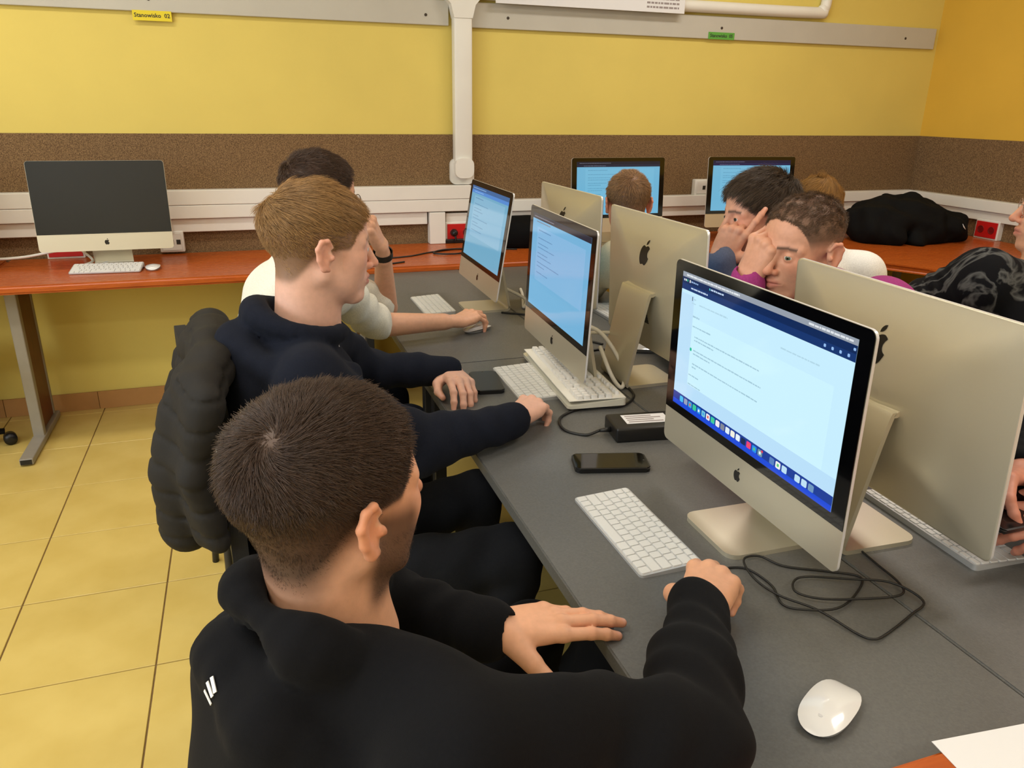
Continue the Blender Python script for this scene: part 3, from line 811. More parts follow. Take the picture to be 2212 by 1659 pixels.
cable('white_cable', 'white cable coming from the farthest left computer', [(.85, 2.74, .83), (.93, 2.74, .79), (.99, 2.72, GZ+.02), (.96, 2.66, GZ+.006), (1.02, 2.84, GZ+.006), (1.05, 2.95, GZ+.006)], .006, CABLE_W)
cable('power_cable', 'black cord running between the far stands', [(.86, 2.62, g), (.95, 2.55, g), (1.02, 2.40, g), (1.0, 2.25, g), (1.05, 2.15, g)], .004, RUBBER)
cable('power_cable', 'black cord below the middle turned-away computer', [(.87, 1.95, g), (.93, 2.05, g), (1.02, 2.10, g), (1.08, 2.0, g)], .004, RUBBER)
cable('power_cable', 'black cord hanging under the nearest computer', [(.90, 1.08, .86), (.92, 1.10, .80), (.95, 1.05, GZ+.004), (.96, 1.18, g), (.95, 1.3, g)], .0035, RUBBER)
# black bag on the red desk

# ================================================================== people: implicit-surface modelling
class Field:
    """distance field on a grid; primitives are blended in and the surface is meshed with surface nets"""
    def __init__(s, lo, hi, h):
        s.lo = np.array(lo, float); s.h = h
        s.n = np.maximum(np.ceil((np.array(hi, float)-s.lo)/h).astype(int)+1, 4)
        s.F = np.full(tuple(s.n), 1.0, np.float32)
        s.ax = [(s.lo[i]+h*np.arange(s.n[i])).astype(np.float32) for i in range(3)]
    def win(s, lo, hi):
        a = np.clip(np.floor((np.array(lo)-s.lo)/s.h).astype(int), 0, s.n); b = np.clip(np.ceil((np.array(hi)-s.lo)/s.h).astype(int)+1, 0, s.n)
        if np.any(b <= a): return None, None
        sl = tuple(slice(a[i], b[i]) for i in range(3))
        g = (s.ax[0][sl[0]][:, None, None], s.ax[1][sl[1]][None, :, None], s.ax[2][sl[2]][None, None, :])
        return sl, g
    def put(s, sl, d, k, op):
        A = s.F[sl]
        if op == 'add':
            if k > 0:
                h = np.clip(.5+.5*(A-d)/k, 0, 1); s.F[sl] = A*(1-h)+d*h-k*h*(1-h)
            else: s.F[sl] = np.minimum(A, d)
        else:
            if k > 0:
                h = np.clip(.5+.5*(-d-A)/k, 0, 1) ; s.F[sl] = A*(1-h)+(-d)*h+k*h*(1-h)
            else: s.F[sl] = np.maximum(A, -d)
    def cone(s, a, b, r1, r2=None, k=.01, op='add', wav=None):
        r2 = r1 if r2 is None else r2
        a = np.array(a, float); b = np.array(b, float); R = max(r1, r2)+k+3*s.h+.01
        sl, g = s.win(np.minimum(a, b)-R, np.maximum(a, b)+R)
        if sl is None: return
        ab = b-a; L2 = float(ab@ab)+1e-12
        t = np.clip(((g[0]-a[0])*ab[0]+(g[1]-a[1])*ab[1]+(g[2]-a[2])*ab[2])/L2, 0, 1)
        d = np.sqrt((g[0]-a[0]-t*ab[0])**2+(g[1]-a[1]-t*ab[1])**2+(g[2]-a[2]-t*ab[2])**2)-(r1+(r2-r1)*t)
        if wav is not None:
            amp, freq, ph, skew, t0, t1 = wav
            u = ab/math.sqrt(L2); q = np.cross(u, (0.3, .2, .93)); q /= np.linalg.norm(q); q2 = np.cross(u, q)
            e1 = (g[0]-a[0])*q[0]+(g[1]-a[1])*q[1]+(g[2]-a[2])*q[2]; e2 = (g[0]-a[0])*q2[0]+(g[1]-a[1])*q2[1]+(g[2]-a[2])*q2[2]
            m = np.clip((t-t0)/.15, 0, 1)*np.clip((t1-t)/.12, 0, 1)
            d = d - amp*m*np.sin(2*PI*(t*freq)+ph+skew*e1*30+1.3*np.sin(e2*40+ph))
        s.put(sl, d.astype(np.float32), k, op)
    def chain(s, pts, rs, k=.01, op='add', k2=None):
        for i in range(len(pts)-1): s.cone(pts[i], pts[i+1], rs[i], rs[i+1], k if i == 0 or k2 is None else k2, op)
    def ell(s, c, r, k=.01, op='add', R=None):
        c = np.array(c, float); r = np.array(r, float); P = max(r)+k+3*s.h+.01
        sl, g = s.win(c-P, c+P)
        if sl is None: return
        x, y, z = g[0]-c[0], g[1]-c[1], g[2]-c[2]
        if R is not None:
            R = np.array(R, float)   # columns: local axes
            x, y, z = (x*R[0, 0]+y*R[1, 0]+z*R[2, 0], x*R[0, 1]+y*R[1, 1]+z*R[2, 1], x*R[0, 2]+y*R[1, 2]+z*R[2, 2])
        k0 = np.sqrt((x/r[0])**2+(y/r[1])**2+(z/r[2])**2); k1 = np.sqrt((x/r[0]**2)**2+(y/r[1]**2)**2+(z/r[2]**2)**2)+1e-9
        s.put(sl, (k0*(k0-1)/k1).astype(np.float32), k, op)
    def halfspace_cut(s, p, n, k=.004):
        """remove everything on the side n points to"""
        n = np.array(n, float); n /= np.linalg.norm(n)
        d = (s.ax[0][:, None, None]-p[0])*n[0]+(s.ax[1][None, :, None]-p[1])*n[1]+(s.ax[2][None, None, :]-p[2])*n[2]
        s.put(tuple(slice(0, m) for m in s.n), (-d).astype(np.float32), k, 'sub')
    def wobble(s, amp, waves, band=.04):
        idx = np.nonzero(np.abs(s.F) < band)
        P = [s.ax[i][idx[i]] for i in range(3)]
        v = np.zeros(len(idx[0]), np.float32)
        for (kx, ky, kz, ph, a) in waves: v += a*np.sin(kx*P[0]+ky*P[1]+kz*P[2]+ph+.8*np.sin(.6*ky*P[0]-.5*kx*P[2]+ph*2))
        s.F[idx] += amp*v
    def mesh(s, smooth=0):
        F = s.F; h = s.h
        sg = F < 0
        c = [sg[i:F.shape[0]-1+i, j:F.shape[1]-1+j, k:F.shape[2]-1+k] for i in (0, 1) for j in (0, 1) for k in (0, 1)]
        any_ = c[0].copy(); all_ = c[0].copy()
        for q in c[1:]: any_ |= q; all_ &= q
        act = any_ & ~all_
        I = np.nonzero(act); N = len(I[0])
        idx = np.full(act.shape, -1, np.int32); idx[act] = np.arange(N)
        val = [F[I[0]+i, I[1]+j, I[2]+k] for i in (0, 1) for j in (0, 1) for k in (0, 1)]
        off = [(i, j, k) for i in (0, 1) for j in (0, 1) for k in (0, 1)]
        acc = np.zeros((N, 3)); cnt = np.zeros(N)
        for p in range(8):
            for q in range(p+1, 8):
                dd = [off[q][m]-off[p][m] for m in range(3)]
                if sum(abs(x) for x in dd) != 1: continue
                a, b = val[p], val[q]; mk = (a < 0) != (b < 0)
                t = np.where(mk, a/(a-b+1e-20), 0)
                for m in range(3): acc[:, m] += np.where(mk, off[p][m]+t*dd[m], 0)
                cnt += mk
        V = s.lo + h*(np.stack(I, 1)+acc/cnt[:, None])
        Q = []
        for ax in range(3):
            o1, o2 = [(1, 2), (2, 0), (0, 1)][ax]
            a = np.moveaxis(sg, (ax, o1, o2), (0, 1, 2)); ii = np.moveaxis(idx, (ax, o1, o2), (0, 1, 2))
            s0, s1 = a[:-1, 1:-1, 1:-1], a[1:, 1:-1, 1:-1]
            e = np.nonzero(s0 != s1)
            q = np.stack([ii[e[0], e[1], e[2]], ii[e[0], e[1]+1, e[2]], ii[e[0], e[1]+1, e[2]+1], ii[e[0], e[1], e[2]+1]], 1)
            fl = s0[e]
            q[~fl] = q[~fl][:, ::-1]
            Q.append(q)
        Q = np.concatenate(Q); Q = Q[(Q >= 0).all(1)]
        for _ in range(smooth):
            S_ = np.zeros_like(V); n_ = np.zeros(len(V))
            for m in range(4):
                a, b = Q[:, m], Q[:, (m+1) % 4]
                np.add.at(S_, a, V[b]); np.add.at(n_, a, 1); np.add.at(S_, b, V[a]); np.add.at(n_, b, 1)
            V = .5*V+.5*S_/np.maximum(n_, 1)[:, None]
        return V, Q
def vnormals(V, Q):
    n = np.cross(V[Q[:, 2]]-V[Q[:, 0]], V[Q[:, 3]]-V[Q[:, 1]]); N = np.zeros_like(V)
    for m in range(4): np.add.at(N, Q[:, m], n)
    return N/(np.linalg.norm(N, axis=1)[:, None]+1e-12)
def frame(o, x, z):
    """4x4 as numpy: local x axis along x, local z as near z as possible"""
    x = np.array(x, float); x /= np.linalg.norm(x); z = np.array(z, float); y = np.cross(z, x); y /= np.linalg.norm(y); z = np.cross(x, y)
    M = np.eye(4); M[:3, 0] = x; M[:3, 1] = y; M[:3, 2] = z; M[:3, 3] = o
    return M
def xf(M, V): return V@M[:3, :3].T+M[:3, 3]
class Mesh:
    """collects pieces (verts, quads, colours, material slot) into one mesh object"""
    def __init__(s): s.V = []; s.Q = []; s.C = []; s.M = []; s.n = 0
    def add(s, V, Q, C, slot=0):
        s.V.append(V); s.Q.append(Q+s.n); s.C.append(np.broadcast_to(np.array(C, float), (len(V), 3))); s.M.append(np.full(len(Q), slot)); s.n += len(V)
    def build(s, name, mats, parent, origin):
        V = np.concatenate(s.V)-np.array(origin); Q = np.concatenate(s.Q); C = np.concatenate(s.C); M = np.concatenate(s.M)
        me = bpy.data.meshes.new(name)
        me.vertices.add(len(V)); me.vertices.foreach_set('co', V.astype(np.float32).ravel())
        me.loops.add(len(Q)*4); me.loops.foreach_set('vertex_index', Q.astype(np.int32).ravel())
        me.polygons.add(len(Q)); me.polygons.foreach_set('loop_start', np.arange(0, len(Q)*4, 4, dtype=np.int32))
        for m in mats: me.materials.append(m)
        me.polygons.foreach_set('material_index', M.astype(np.int32)); me.polygons.foreach_set('use_smooth', np.ones(len(Q), bool))
        at = me.color_attributes.new('tint', 'FLOAT_COLOR', 'POINT')
        at.data.foreach_set('color', np.concatenate([C, np.ones((len(C), 1))], 1).astype(np.float32).ravel())
        me.update(calc_edges=True); me.validate()
        return obj(name, me, None, parent)
def tintmat(name, rough=.5, sss=0.0, bump=0.0, bscale=300, sheen=0.0, spec=.4, noise=0.0, nscale=60):
    m = nmat(name, (200, 160, 130), rough, bump=bump, bscale=bscale, sheen=sheen, sss=sss, spec=spec)
    nt = m.node_tree; a = nt.nodes.new('ShaderNodeAttribute'); a.attribute_name = 'tint'
    b = nt.nodes['Principled BSDF']
    if noise > 0:
        tc = nt.nodes.new('ShaderNodeTexCoord'); nz = nt.nodes.new('ShaderNodeTexNoise'); nz.inputs['Scale'].default_value = nscale; nz.inputs['Detail'].default_value = 3
        nt.links.new(tc.outputs['Object'], nz.inputs['Vector'])
        mr = nt.nodes.new('ShaderNodeMapRange'); mr.inputs[1].default_value = .3; mr.inputs[2].default_value = .7; mr.inputs[3].default_value = 1-noise; mr.inputs[4].default_value = 1+noise
        nt.links.new(nz.outputs['Fac'], mr.inputs[0])
        vm = nt.nodes.new('ShaderNodeVectorMath'); vm.operation = 'SCALE'; nt.links.new(a.outputs['Color'], vm.inputs[0]); nt.links.new(mr.outputs[0], vm.inputs['Scale'])
        nt.links.new(vm.outputs[0], b.inputs['Base Color'])
    else: nt.links.new(a.outputs['Color'], b.inputs['Base Color'])
    return m
SKIN = tintmat('skin', .5, sss=.12, bump=.05, bscale=700, noise=.05, nscale=90)
EYE = tintmat('eye', .12, spec=.6)
CLOTH = tintmat('cotton_fleece', .95, bump=.22, bscale=900, sheen=.02, spec=.08, noise=.10, nscale=260)
def hairmat(name, col, var=.35, rough=.42):
    m = nmat(name, col, rough, spec=.35); nt = m.node_tree; b = nt.nodes['Principled BSDF']
    hi = nt.nodes.new('ShaderNodeHairInfo'); mr = nt.nodes.new('ShaderNodeMapRange'); mr.inputs[3].default_value = 1-var; mr.inputs[4].default_value = 1+var
    nt.links.new(hi.outputs['Random'], mr.inputs[0])
    vm = nt.nodes.new('ShaderNodeVectorMath'); vm.operation = 'SCALE'; vm.inputs[0].default_value = lin(col); nt.links.new(mr.outputs[0], vm.inputs['Scale']); nt.links.new(vm.outputs[0], b.inputs['Base Color'])
    return m
ss = lambda a, b, x: np.clip((x-a)/(b-a), 0, 1)**2*(3-2*np.clip((x-a)/(b-a), 0, 1))
CRC, CRR = np.array((-.012, 0, .046)), np.array((.096, .077, .081))
def head_piece(h=.0028, skin=(214, 160, 132), scalp=None, scalp_fn=None, beard=0.0, brow=(60, 42, 30), neck_to=(-.050, 0, -.20), neck_r=.060, gaze=(1, 0, 0), iris=(70, 62, 48), wide=1.0, jaw=1.0, nose=1.0):
    f = Field((-.135, -.115, -.235), (.145, .115, .145), h)
    f.ell(CRC, CRR*np.array((1, wide, 1)), k=.02)
    f.ell((.030, 0, .042), (.064, .064*wide, .066), k=.02)
    f.ell((.038, 0, -.020), (.054, .058*wide, .072), k=.025)
    for s in (-1, 1):
        f.cone((-.002, s*.050*wide, -.040), (.060, s*.020, -.0905*jaw), .019, .017, k=.02)
        f.ell((.059, s*.038, -.014), (.022, .021, .019), k=.025); f.ell((.040, s*.030, -.046), (.032, .026, .036), k=.022)
    f.ell((.075, 0, -.0935*jaw), (.017, .020, .016), k=.02)
    f.ell((.028, 0, -.066), (.045, .040, .030), k=.02)
    f.cone((-.026, 0, -.02), neck_to, .055, neck_r, k=.025)
    f.cone((.0, 0, -.075), np.array(neck_to)+np.array((.035, 0, .01)), .042, .045, k=.02)
    f.ell((.076, 0, -.058), (.022, .027, .026), k=.015)
    for s in (-1, 1):
        f.cone((.086, s*.010, .023), (.070, s*.047, .020), .0115, .010, k=.012)
        f.ell((.100, s*.031, .004), (.017, .019, .015), k=.010, op='sub')
        f.ell((.0795, s*.031, .004), (.0133,)*3, k=.004)
        f.cone((.0935, s*.0205, .0030), (.0890, s*.0420, .0040), .0040, .0030, k=.0020, op='sub')
    f.cone((.090, 0, .014), (.1075+.004*nose, 0, -.0275), .0085, .0100, k=.010)
    f.ell((.1095+.004*nose, 0, -.0305), (.0100, .0095, .0085), k=.006)
    for s in (-1, 1):
        f.ell((.0985, s*.0118, -.0335), (.0095, .0064, .0075), k=.006)
        f.ell((.104, s*.0060, -.0410), (.004, .003, .0025), k=.002, op='sub')
        f.cone((.0985, s*.004, -.0550), (.084, s*.0235, -.0600), .0058, .0035, k=.005)
        f.cone((.0965, s*.003, -.0670), (.084, s*.0200, -.0620), .0066, .0038, k=.005)
    f.cone((.1015, 0, -.0608), (.0985, .010, -.0608), .0012, .0012, k=.002, op='sub')
    for s in (-1, 1): f.cone((.105, 0, -.0609), (.087, s*.024, -.0613), .0016, .0011, k=.002, op='sub')
    for s in (-1, 1):   # ears
        y = s*.0775*wide
        f.ell((-.010, y+s*.004, .000), (.017, .006, .028), k=.008, R=np.array(((.88, s*-.47, 0), (s*.47, .88, 0), (0, 0, 1))).T if s > 0 else np.array(((.88, .47, 0), (-.47, .88, 0), (0, 0, 1))).T)
        rim = [(.004, y+s*.001, .016), (-.006, y+s*.007, .029), (-.019, y+s*.011, .028), (-.027, y+s*.012, .014), (-.024, y+s*.010, -.006), (-.014, y+s*.006, -.023), (-.004, y+s*.002, -.026)]
        f.chain(rim, [.0035, .0042, .0045, .0045, .0042, .0058, .0048], k=.004)
        f.ell((-.008, y+s*.011, .003), (.009, .0055, .016), k=.004, op='sub')
        f.ell((.003, y+s*.005, -.003), (.005, .006, .006), k=.004)
    V, Q = f.mesh(1)
    C = np.empty((len(V), 3)); C[:] = lin(skin)
    x, y, z = V.T; ay = np.abs(y)
    def mixc(col, w):
        w = np.clip(w, 0, 1)[:, None]; C[:] = C*(1-w)+np.array(lin(col))*w
    mixc(tuple(int(c*q) for c, q in zip(skin, (1.0, .86, .82))), .55*np.exp(-((z+.034)/.02)**2)*(x > .095)+.45*np.exp(-(((z+.01)/.025)**2+((ay-.045)/.02)**2))*(x > .03)+.5*(ay > .083))
    mixc((184, 104, 92), .8*np.exp(-(((z+.061)/.0085)**4+((ay)/.022)**6))*(x > .083))
    if beard > 0:
        bz = ss(.0, -.03, z-.012*(x > .0))*ss(-.125, -.095, z)*ss(-.012, .012, x)*(1-.95*np.exp(-(((z+.061)/.010)**2+(ay/.026)**2)))*(1-ss(-.045, -.02, z)*ss(.055, .075, x)*(1-.7*np.exp(-((z+.050)/.006)**2)))
        mixc((44, 32, 26), beard*bz)
    bw = np.exp(-(((z-(.0245+.10*(ay-.014)*(ay < .034)-.10*(ay-.034)*(ay >= .034)))/.0042)**2))*(ay > .008)*(ay < .050)*(x > .062)
    mixc(brow, .85*bw)
    if scalp is not None: mixc(scalp, scalp_fn(V))
    eyes = []
    for s in (-1, 1):
        n1, n2 = 12, 16; c = np.array((.0795, s*.031, .004)); r = .0122
        th = np.linspace(0, PI*.55, n1); ph = np.linspace(0, 2*PI, n2, endpoint=False)
        g = np.array(gaze, float); g /= np.linalg.norm(g); a = np.cross(g, (0, 0, 1)); a /= np.linalg.norm(a); b = np.cross(g, a)
        P = np.array([c+r*(g*math.cos(t)+(a*math.cos(p)+b*math.sin(p))*math.sin(t)) for t in th for p in ph])
        qq = np.array([(i*n2+j, i*n2+(j+1) % n2, (i+1)*n2+(j+1) % n2, (i+1)*n2+j) for i in range(n1-1) for j in range(n2)])
        cc = np.array([lin((12, 10, 10)) if t < .20 else lin(iris) if t < .52 else lin((214, 206, 200)) for t in th for p in ph])
        eyes.append((P, qq, cc))
    return V, Q, C, eyes
def strands(name, parent, M, origin, V, Q, len_fn, flow_fn, n, mat, lift=.5, seg=5, rad=.00035, jitter=.25, clump=.0, seed=1, hug=.0, droop=0.0, base=None):
    """native hair curves rooted on the scalp; V,Q local head mesh"""
    rng = np.random.default_rng(seed)
    cen = V[Q].mean(1); nr = vnormals(V, Q); ar = np.linalg.norm(np.cross(V[Q[:, 2]]-V[Q[:, 0]], V[Q[:, 3]]-V[Q[:, 1]]), axis=1)
    L = len_fn(cen); w = ar*(L > .0005)
    idx = rng.choice(len(Q), n, p=w/w.sum())
    bu, bv = rng.random(n)[:, None], rng.random(n)[:, None]
    q = Q[idx]; P = (V[q[:, 0]]*(1-bu)+V[q[:, 1]]*bu)*(1-bv)+(V[q[:, 3]]*(1-bu)+V[q[:, 2]]*bu)*bv
    Nn = nr[q[:, 0]]; ln = len_fn(P)*rng.uniform(.75, 1.1, n)
    pts = np.zeros((n, seg, 3)); pts[:, 0] = P-Nn*.0008
    fl = flow_fn(P); fl = fl-Nn*(fl*Nn).sum(1)[:, None]; fl /= np.linalg.norm(fl, axis=1)[:, None]+1e-9
    lf = lift(P)[:, None] if callable(lift) else lift
    jit = rng.normal(0, jitter, (n, 3))
    if clump > 0:
        for i in range(6):
            kv = rng.normal(0, 1, 3); kv = kv/np.linalg.norm(kv)*rng.uniform(120, 330); dv = rng.normal(0, 1, 3)
            jit += clump*np.sin(P@kv+rng.uniform(0, 6))[:, None]*dv
    d = Nn*lf+fl*(1-lf)+jit; d /= np.linalg.norm(d, axis=1)[:, None]
    hg = rng.uniform(0, 1, n)**1.3*hug
    for i in range(1, seg):
        nx = pts[:, i-1]+d*(ln/(seg-1))[:, None]
        e = (nx-CRC)/CRR; m = np.linalg.norm(e, axis=1); need = 1.0+hg*min(1, i/2)
        k = np.where((m < need) & (nx[:, 2] > -.02), need/np.maximum(m, .2), 1.0)[:, None]; nx = CRC+(nx-CRC)*k
        pts[:, i] = nx
        f2 = flow_fn(nx); e2 = (nx-CRC)/CRR**2; e2 /= np.linalg.norm(e2, axis=1)[:, None]; f2 = f2-e2*(f2*e2).sum(1)[:, None]; f2 /= np.linalg.norm(f2, axis=1)[:, None]+1e-9
        d = d*.62+f2*.38*(1-lf*.5)+np.array((0, 0, -droop))+jit*.12; d /= np.linalg.norm(d, axis=1)[:, None]
    W = xf(M, pts.reshape(-1, 3))-np.array(origin)
    hc = bpy.data.hair_curves.new(name); hc.add_curves([seg]*n)
    hc.attributes['position'].data.foreach_set('vector', W.astype(np.float32).ravel())
    ra = hc.attributes.get('radius') or hc.attributes.new('radius', 'FLOAT', 'POINT')
    taper = (np.linspace(1, .35, seg)[None, :]*(rad*np.clip(ln/.008, .45, 1))[:, None]).ravel()
    ra.data.foreach_set('value', taper.astype(np.float32))
    hc.materials.append(mat)
    o = bpy.data.objects.new(name, hc); COL.objects.link(o); o.parent = parent
    return o
FING = dict(idx=((.090, .027, .000), (.043, .025, .020), .0092), mid=((.094, .006, .003), (.047, .029, .021), .0094), ring=((.089, -.014, .001), (.044, .027, .021), .0089), pin=((.080, -.032, -.004), (.034, .020, .018), .0079))
def hand_piece(curl, spread=(.10, .02, -.06, -.14), thumb=None, fore=.10, fr=.033, h=.0020, skin=(214, 160, 132), left=False, thick=1.0, fdir=(-1, 0, 0)):
    """curl: four (mcp,pip,dip) flexions in radians; local x to the fingertips, z out of the back of the hand, thumb at +y (right hand)"""
    fd = np.array(fdir, float); fe = fd*fore
    lo = np.minimum(np.array((-.06, -.08, -.13)), fe-fr-.012); hi = np.maximum(np.array((.20, .12, .07)), fe+fr+.012)
    f = Field(lo, hi, h); T = thick
    fl = []
    for nm, c, sp in zip(('idx', 'mid', 'ring', 'pin'), curl, spread):
        p0, ls, r = FING[nm]; p = np.array(p0, float); a = 0; pts = [p]; rs = [r*1.08*T]
        for L, da, q in zip(ls, c, (.98, .90, .74)):
            a += da; p = p+L*np.array((math.cos(a)*math.cos(sp), math.cos(a)*math.sin(sp), -math.sin(a))); pts.append(p); rs.append(r*q*T)
        fl.append((pts, rs))
    F0 = f.F.copy()
    acc = None
    for pts, rs in fl:
        f.F[:] = 1.0
        f.chain(pts, rs, k=.003)
        for j in (1, 2): f.ell(pts[j], (rs[j]*1.04,)*3, k=.003)
        acc = f.F.copy() if acc is None else np.minimum(acc, f.F)
    f.F[:] = 1.0
    if thumb is None: thumb = [(.016, .022, -.008), (.050, .046, -.018), (.080, .055, -.024), (.104, .054, -.030)]
    f.chain(thumb, [.0165*T, .0125*T, .0105*T, .0078*T], k=.004)
    acc = np.minimum(acc, f.F); f.F[:] = 1.0
    for (pts, rs) in fl: f.cone((.004, pts[0][1]*.45, -.002), pts[0], .014*T, .0105*T, k=.010)
    f.ell((.050, -.002, -.006), (.050, .036, .0135*T), k=.010)
    f.cone((.014, .018, -.008), thumb[1], .0165*T, .0125*T, k=.012)
    f.cone((.018, -.022, -.008), (.062, -.030, -.010), .014*T, .011*T, k=.010)
    for s in (-1, 1): f.cone((.004, s*.0105, 0), fd*.045+np.array((0, s*.0100, 0)), .0185*T, .0200*T, k=.010)
    f.cone(fd*.04, fd*fore, .0265*T, fr, k=.012)
    hh = np.clip(.5+.5*(f.F-acc)/.007, 0, 1); f.F = f.F*(1-hh)+acc*hh-.007*hh*(1-hh)
    for (pts, rs) in fl: f.ell(np.array(pts[0])+np.array((-.002, 0, .004)), (.009, .0075, .007), k=.005)
    V, Q = f.mesh(1)
    C = np.empty((len(V), 3)); C[:] = lin(skin)
    for pts, rs in fl+[(thumb, [.0165, .0125, .0105, .0078])]:
        tip = np.array(pts[-1]); pre = np.array(pts[-2]); dr = (tip-pre)/np.linalg.norm(tip-pre); up = np.array((0, 0, 1.0))-dr*dr[2]
        if np.linalg.norm(up) < .1: up = np.array((1.0, 0, 0))
        up /= np.linalg.norm(up)
        dist = np.linalg.norm(V-tip, axis=1); w = np.exp(-(dist/.012)**2)
        C = C*(1-.45*w[:, None])+np.array(lin(tuple(int(c*q) for c, q in zip(skin, (1.0, .82, .78)))))*.45*w[:, None]
        nail = tip+dr*.001+up*rs[-1]*.95; dn = V-nail
        wn = np.clip(1.6-np.sqrt(((dn@dr)/.0065)**2+(np.linalg.norm(dn-np.outer(dn@dr, dr), axis=1)/.0055)**2)*1.2, 0, 1)
        C = C*(1-.6*wn[:, None])+np.array(lin((226, 176, 160)))*.6*wn[:, None]
        for j in range(1, len(pts)-1):
            w = np.exp(-(np.linalg.norm(V-np.array(pts[j]), axis=1)/.010)**2); C = C*(1-.25*w[:, None])+np.array(lin(tuple(int(c*q) for c, q in zip(skin, (.98, .80, .76)))))*.25*w[:, None]
    if left: V = V*np.array((1, -1, 1)); Q = Q[:, ::-1]
    return V, Q, C
def unit(v): v = np.array(v, float); return v/np.linalg.norm(v)
def body_frame(pel, neck, fwd):
    u = unit(np.array(neck)-np.array(pel)); f = unit(np.array(fwd)-u*np.dot(fwd, u)); r = np.cross(f, u)
    return np.stack([r, f, u], 1)      # columns: right, forward, up
def garment(P, col, h=.008, fat=1.0, sleeve=1.0, extra=None, short=False, seed=1, wr=.0035, cuffs=True, neckcut=.060, col_fn=None, smooth=1):
    """upper garment from joints P: pelvis, neck, sh_l, sh_r, el_l, el_r, wr_l, wr_r, fwd"""
    pts = np.array([P[k] for k in ('pel', 'neck', 'sh_l', 'sh_r', 'el_l', 'el_r', 'wr_l', 'wr_r')])
    f = Field(pts.min(0)-.22, pts.max(0)+.20, h); B = body_frame(P['pel'], P['neck'], P['fwd'])
    pel, neck = np.array(P['pel'], float), np.array(P['neck'], float); u = B[:, 2]; fw = B[:, 1]; L = np.linalg.norm(neck-pel)
    f.ell(pel+u*.03, np.array((.175, .135, .14))*fat, k=.04, R=B)
    f.ell(pel+u*L*.40, np.array((.160, .122, .19))*fat, k=.05, R=B)
    f.ell(pel+u*L*.70+fw*.005, np.array((.180, .122, .17))*fat, k=.05, R=B)
    rng = np.random.default_rng(seed)
    for s in ('l', 'r'):
        sh, el, wrs = (np.array(P[k+s], float) for k in ('sh_', 'el_', 'wr_'))
        f.cone(neck-u*.03, sh+u*.012, .058, .060, k=.04)
        f.cone(neck-u*.11, sh-u*.04, .075, .062, k=.04)
        ph = rng.uniform(0, 6, 4)
        if short:
            e2 = sh+(el-sh)*short; f.cone(sh, e2, .068*sleeve, .066*sleeve, k=.035, wav=(wr, 4, ph[0], .5, .2, 1.2))
        else:
            f.cone(sh, el, .066*sleeve, .055*sleeve, k=.04, wav=(wr*.6, 2.8, ph[0], 1.4, .35, 1.3))
            w2 = wrs-unit(wrs-el)*.012
            f.cone(el, w2, .054*sleeve, .041*sleeve, k=.03, wav=(wr*.45, 3.7, ph[1], 1.6, -.3, .93))
            if cuffs:
                c0 = wrs-unit(wrs-el)*.062; f.cone(c0, wrs-unit(wrs-el)*.005, .0395*sleeve, .0375*sleeve, k=.005)
    if extra: extra(f, B)
    f.cone(neck-u*.02+fw*.012, neck+u*.12+fw*.035, neckcut, neckcut*1.05, k=.012, op='sub')
    for s in ('l', 'r'):     # open cuffs
        sh, el, wrs = (np.array(P[k+s], float) for k in ('sh_', 'el_', 'wr_'))
        d = unit(wrs-el) if not short else unit(el-sh); e = wrs if not short else sh+(el-sh)*short+d*.062
        f.cone(e+d*.012, e+d*.05, .0265 if not short else .052, .029 if not short else .056, k=.003, op='sub')
    W = []
    for i in range(5):
        kv = rng.normal(0, 1, 3); kv = kv/np.linalg.norm(kv)*rng.uniform(22, 62); W.append((*kv, rng.uniform(0, 6), rng.uniform(.4, 1)))
    f.wobble(wr*.75, W)
    V, Q = f.mesh(smooth)
    C = np.empty((len(V), 3)); C[:] = lin(col)
    if col_fn is not None: C = col_fn(V, C, B)
    return V, Q, C
def skin_core(P, h=.014, short=False):
    pts = np.array([P[k] for k in ('pel', 'neck', 'sh_l', 'sh_r', 'el_l', 'el_r', 'wr_l', 'wr_r')])
    f = Field(pts.min(0)-.18, pts.max(0)+.12, h); B = body_frame(P['pel'], P['neck'], P['fwd']); u = B[:, 2]
    pel, neck = np.array(P['pel'], float), np.array(P['neck'], float); L = np.linalg.norm(neck-pel)
    f.ell(pel+u*.05, (.14, .10, .11), k=.04, R=B); f.ell(pel+u*L*.45, (.125, .09, .17), k=.04, R=B); f.ell(pel+u*L*.7, (.145, .09, .13), k=.04, R=B)
    f.cone(neck-u*.10+B[:, 1]*.012, neck+u*.01+B[:, 1]*.012, .05, .046, k=.02)
    for s in 'lr':
        sh, el, wrs = (np.array(P[k+s], float) for k in ('sh_', 'el_', 'wr_'))
        f.cone(neck-u*.09+B[:, 1]*.01, sh-u*.015, .042, .038, k=.03); f.cone(sh, el, .042, .036, k=.02); f.cone(el, wrs-unit(wrs-el)*.03, .035, .024, k=.015)
    return f.mesh(1)
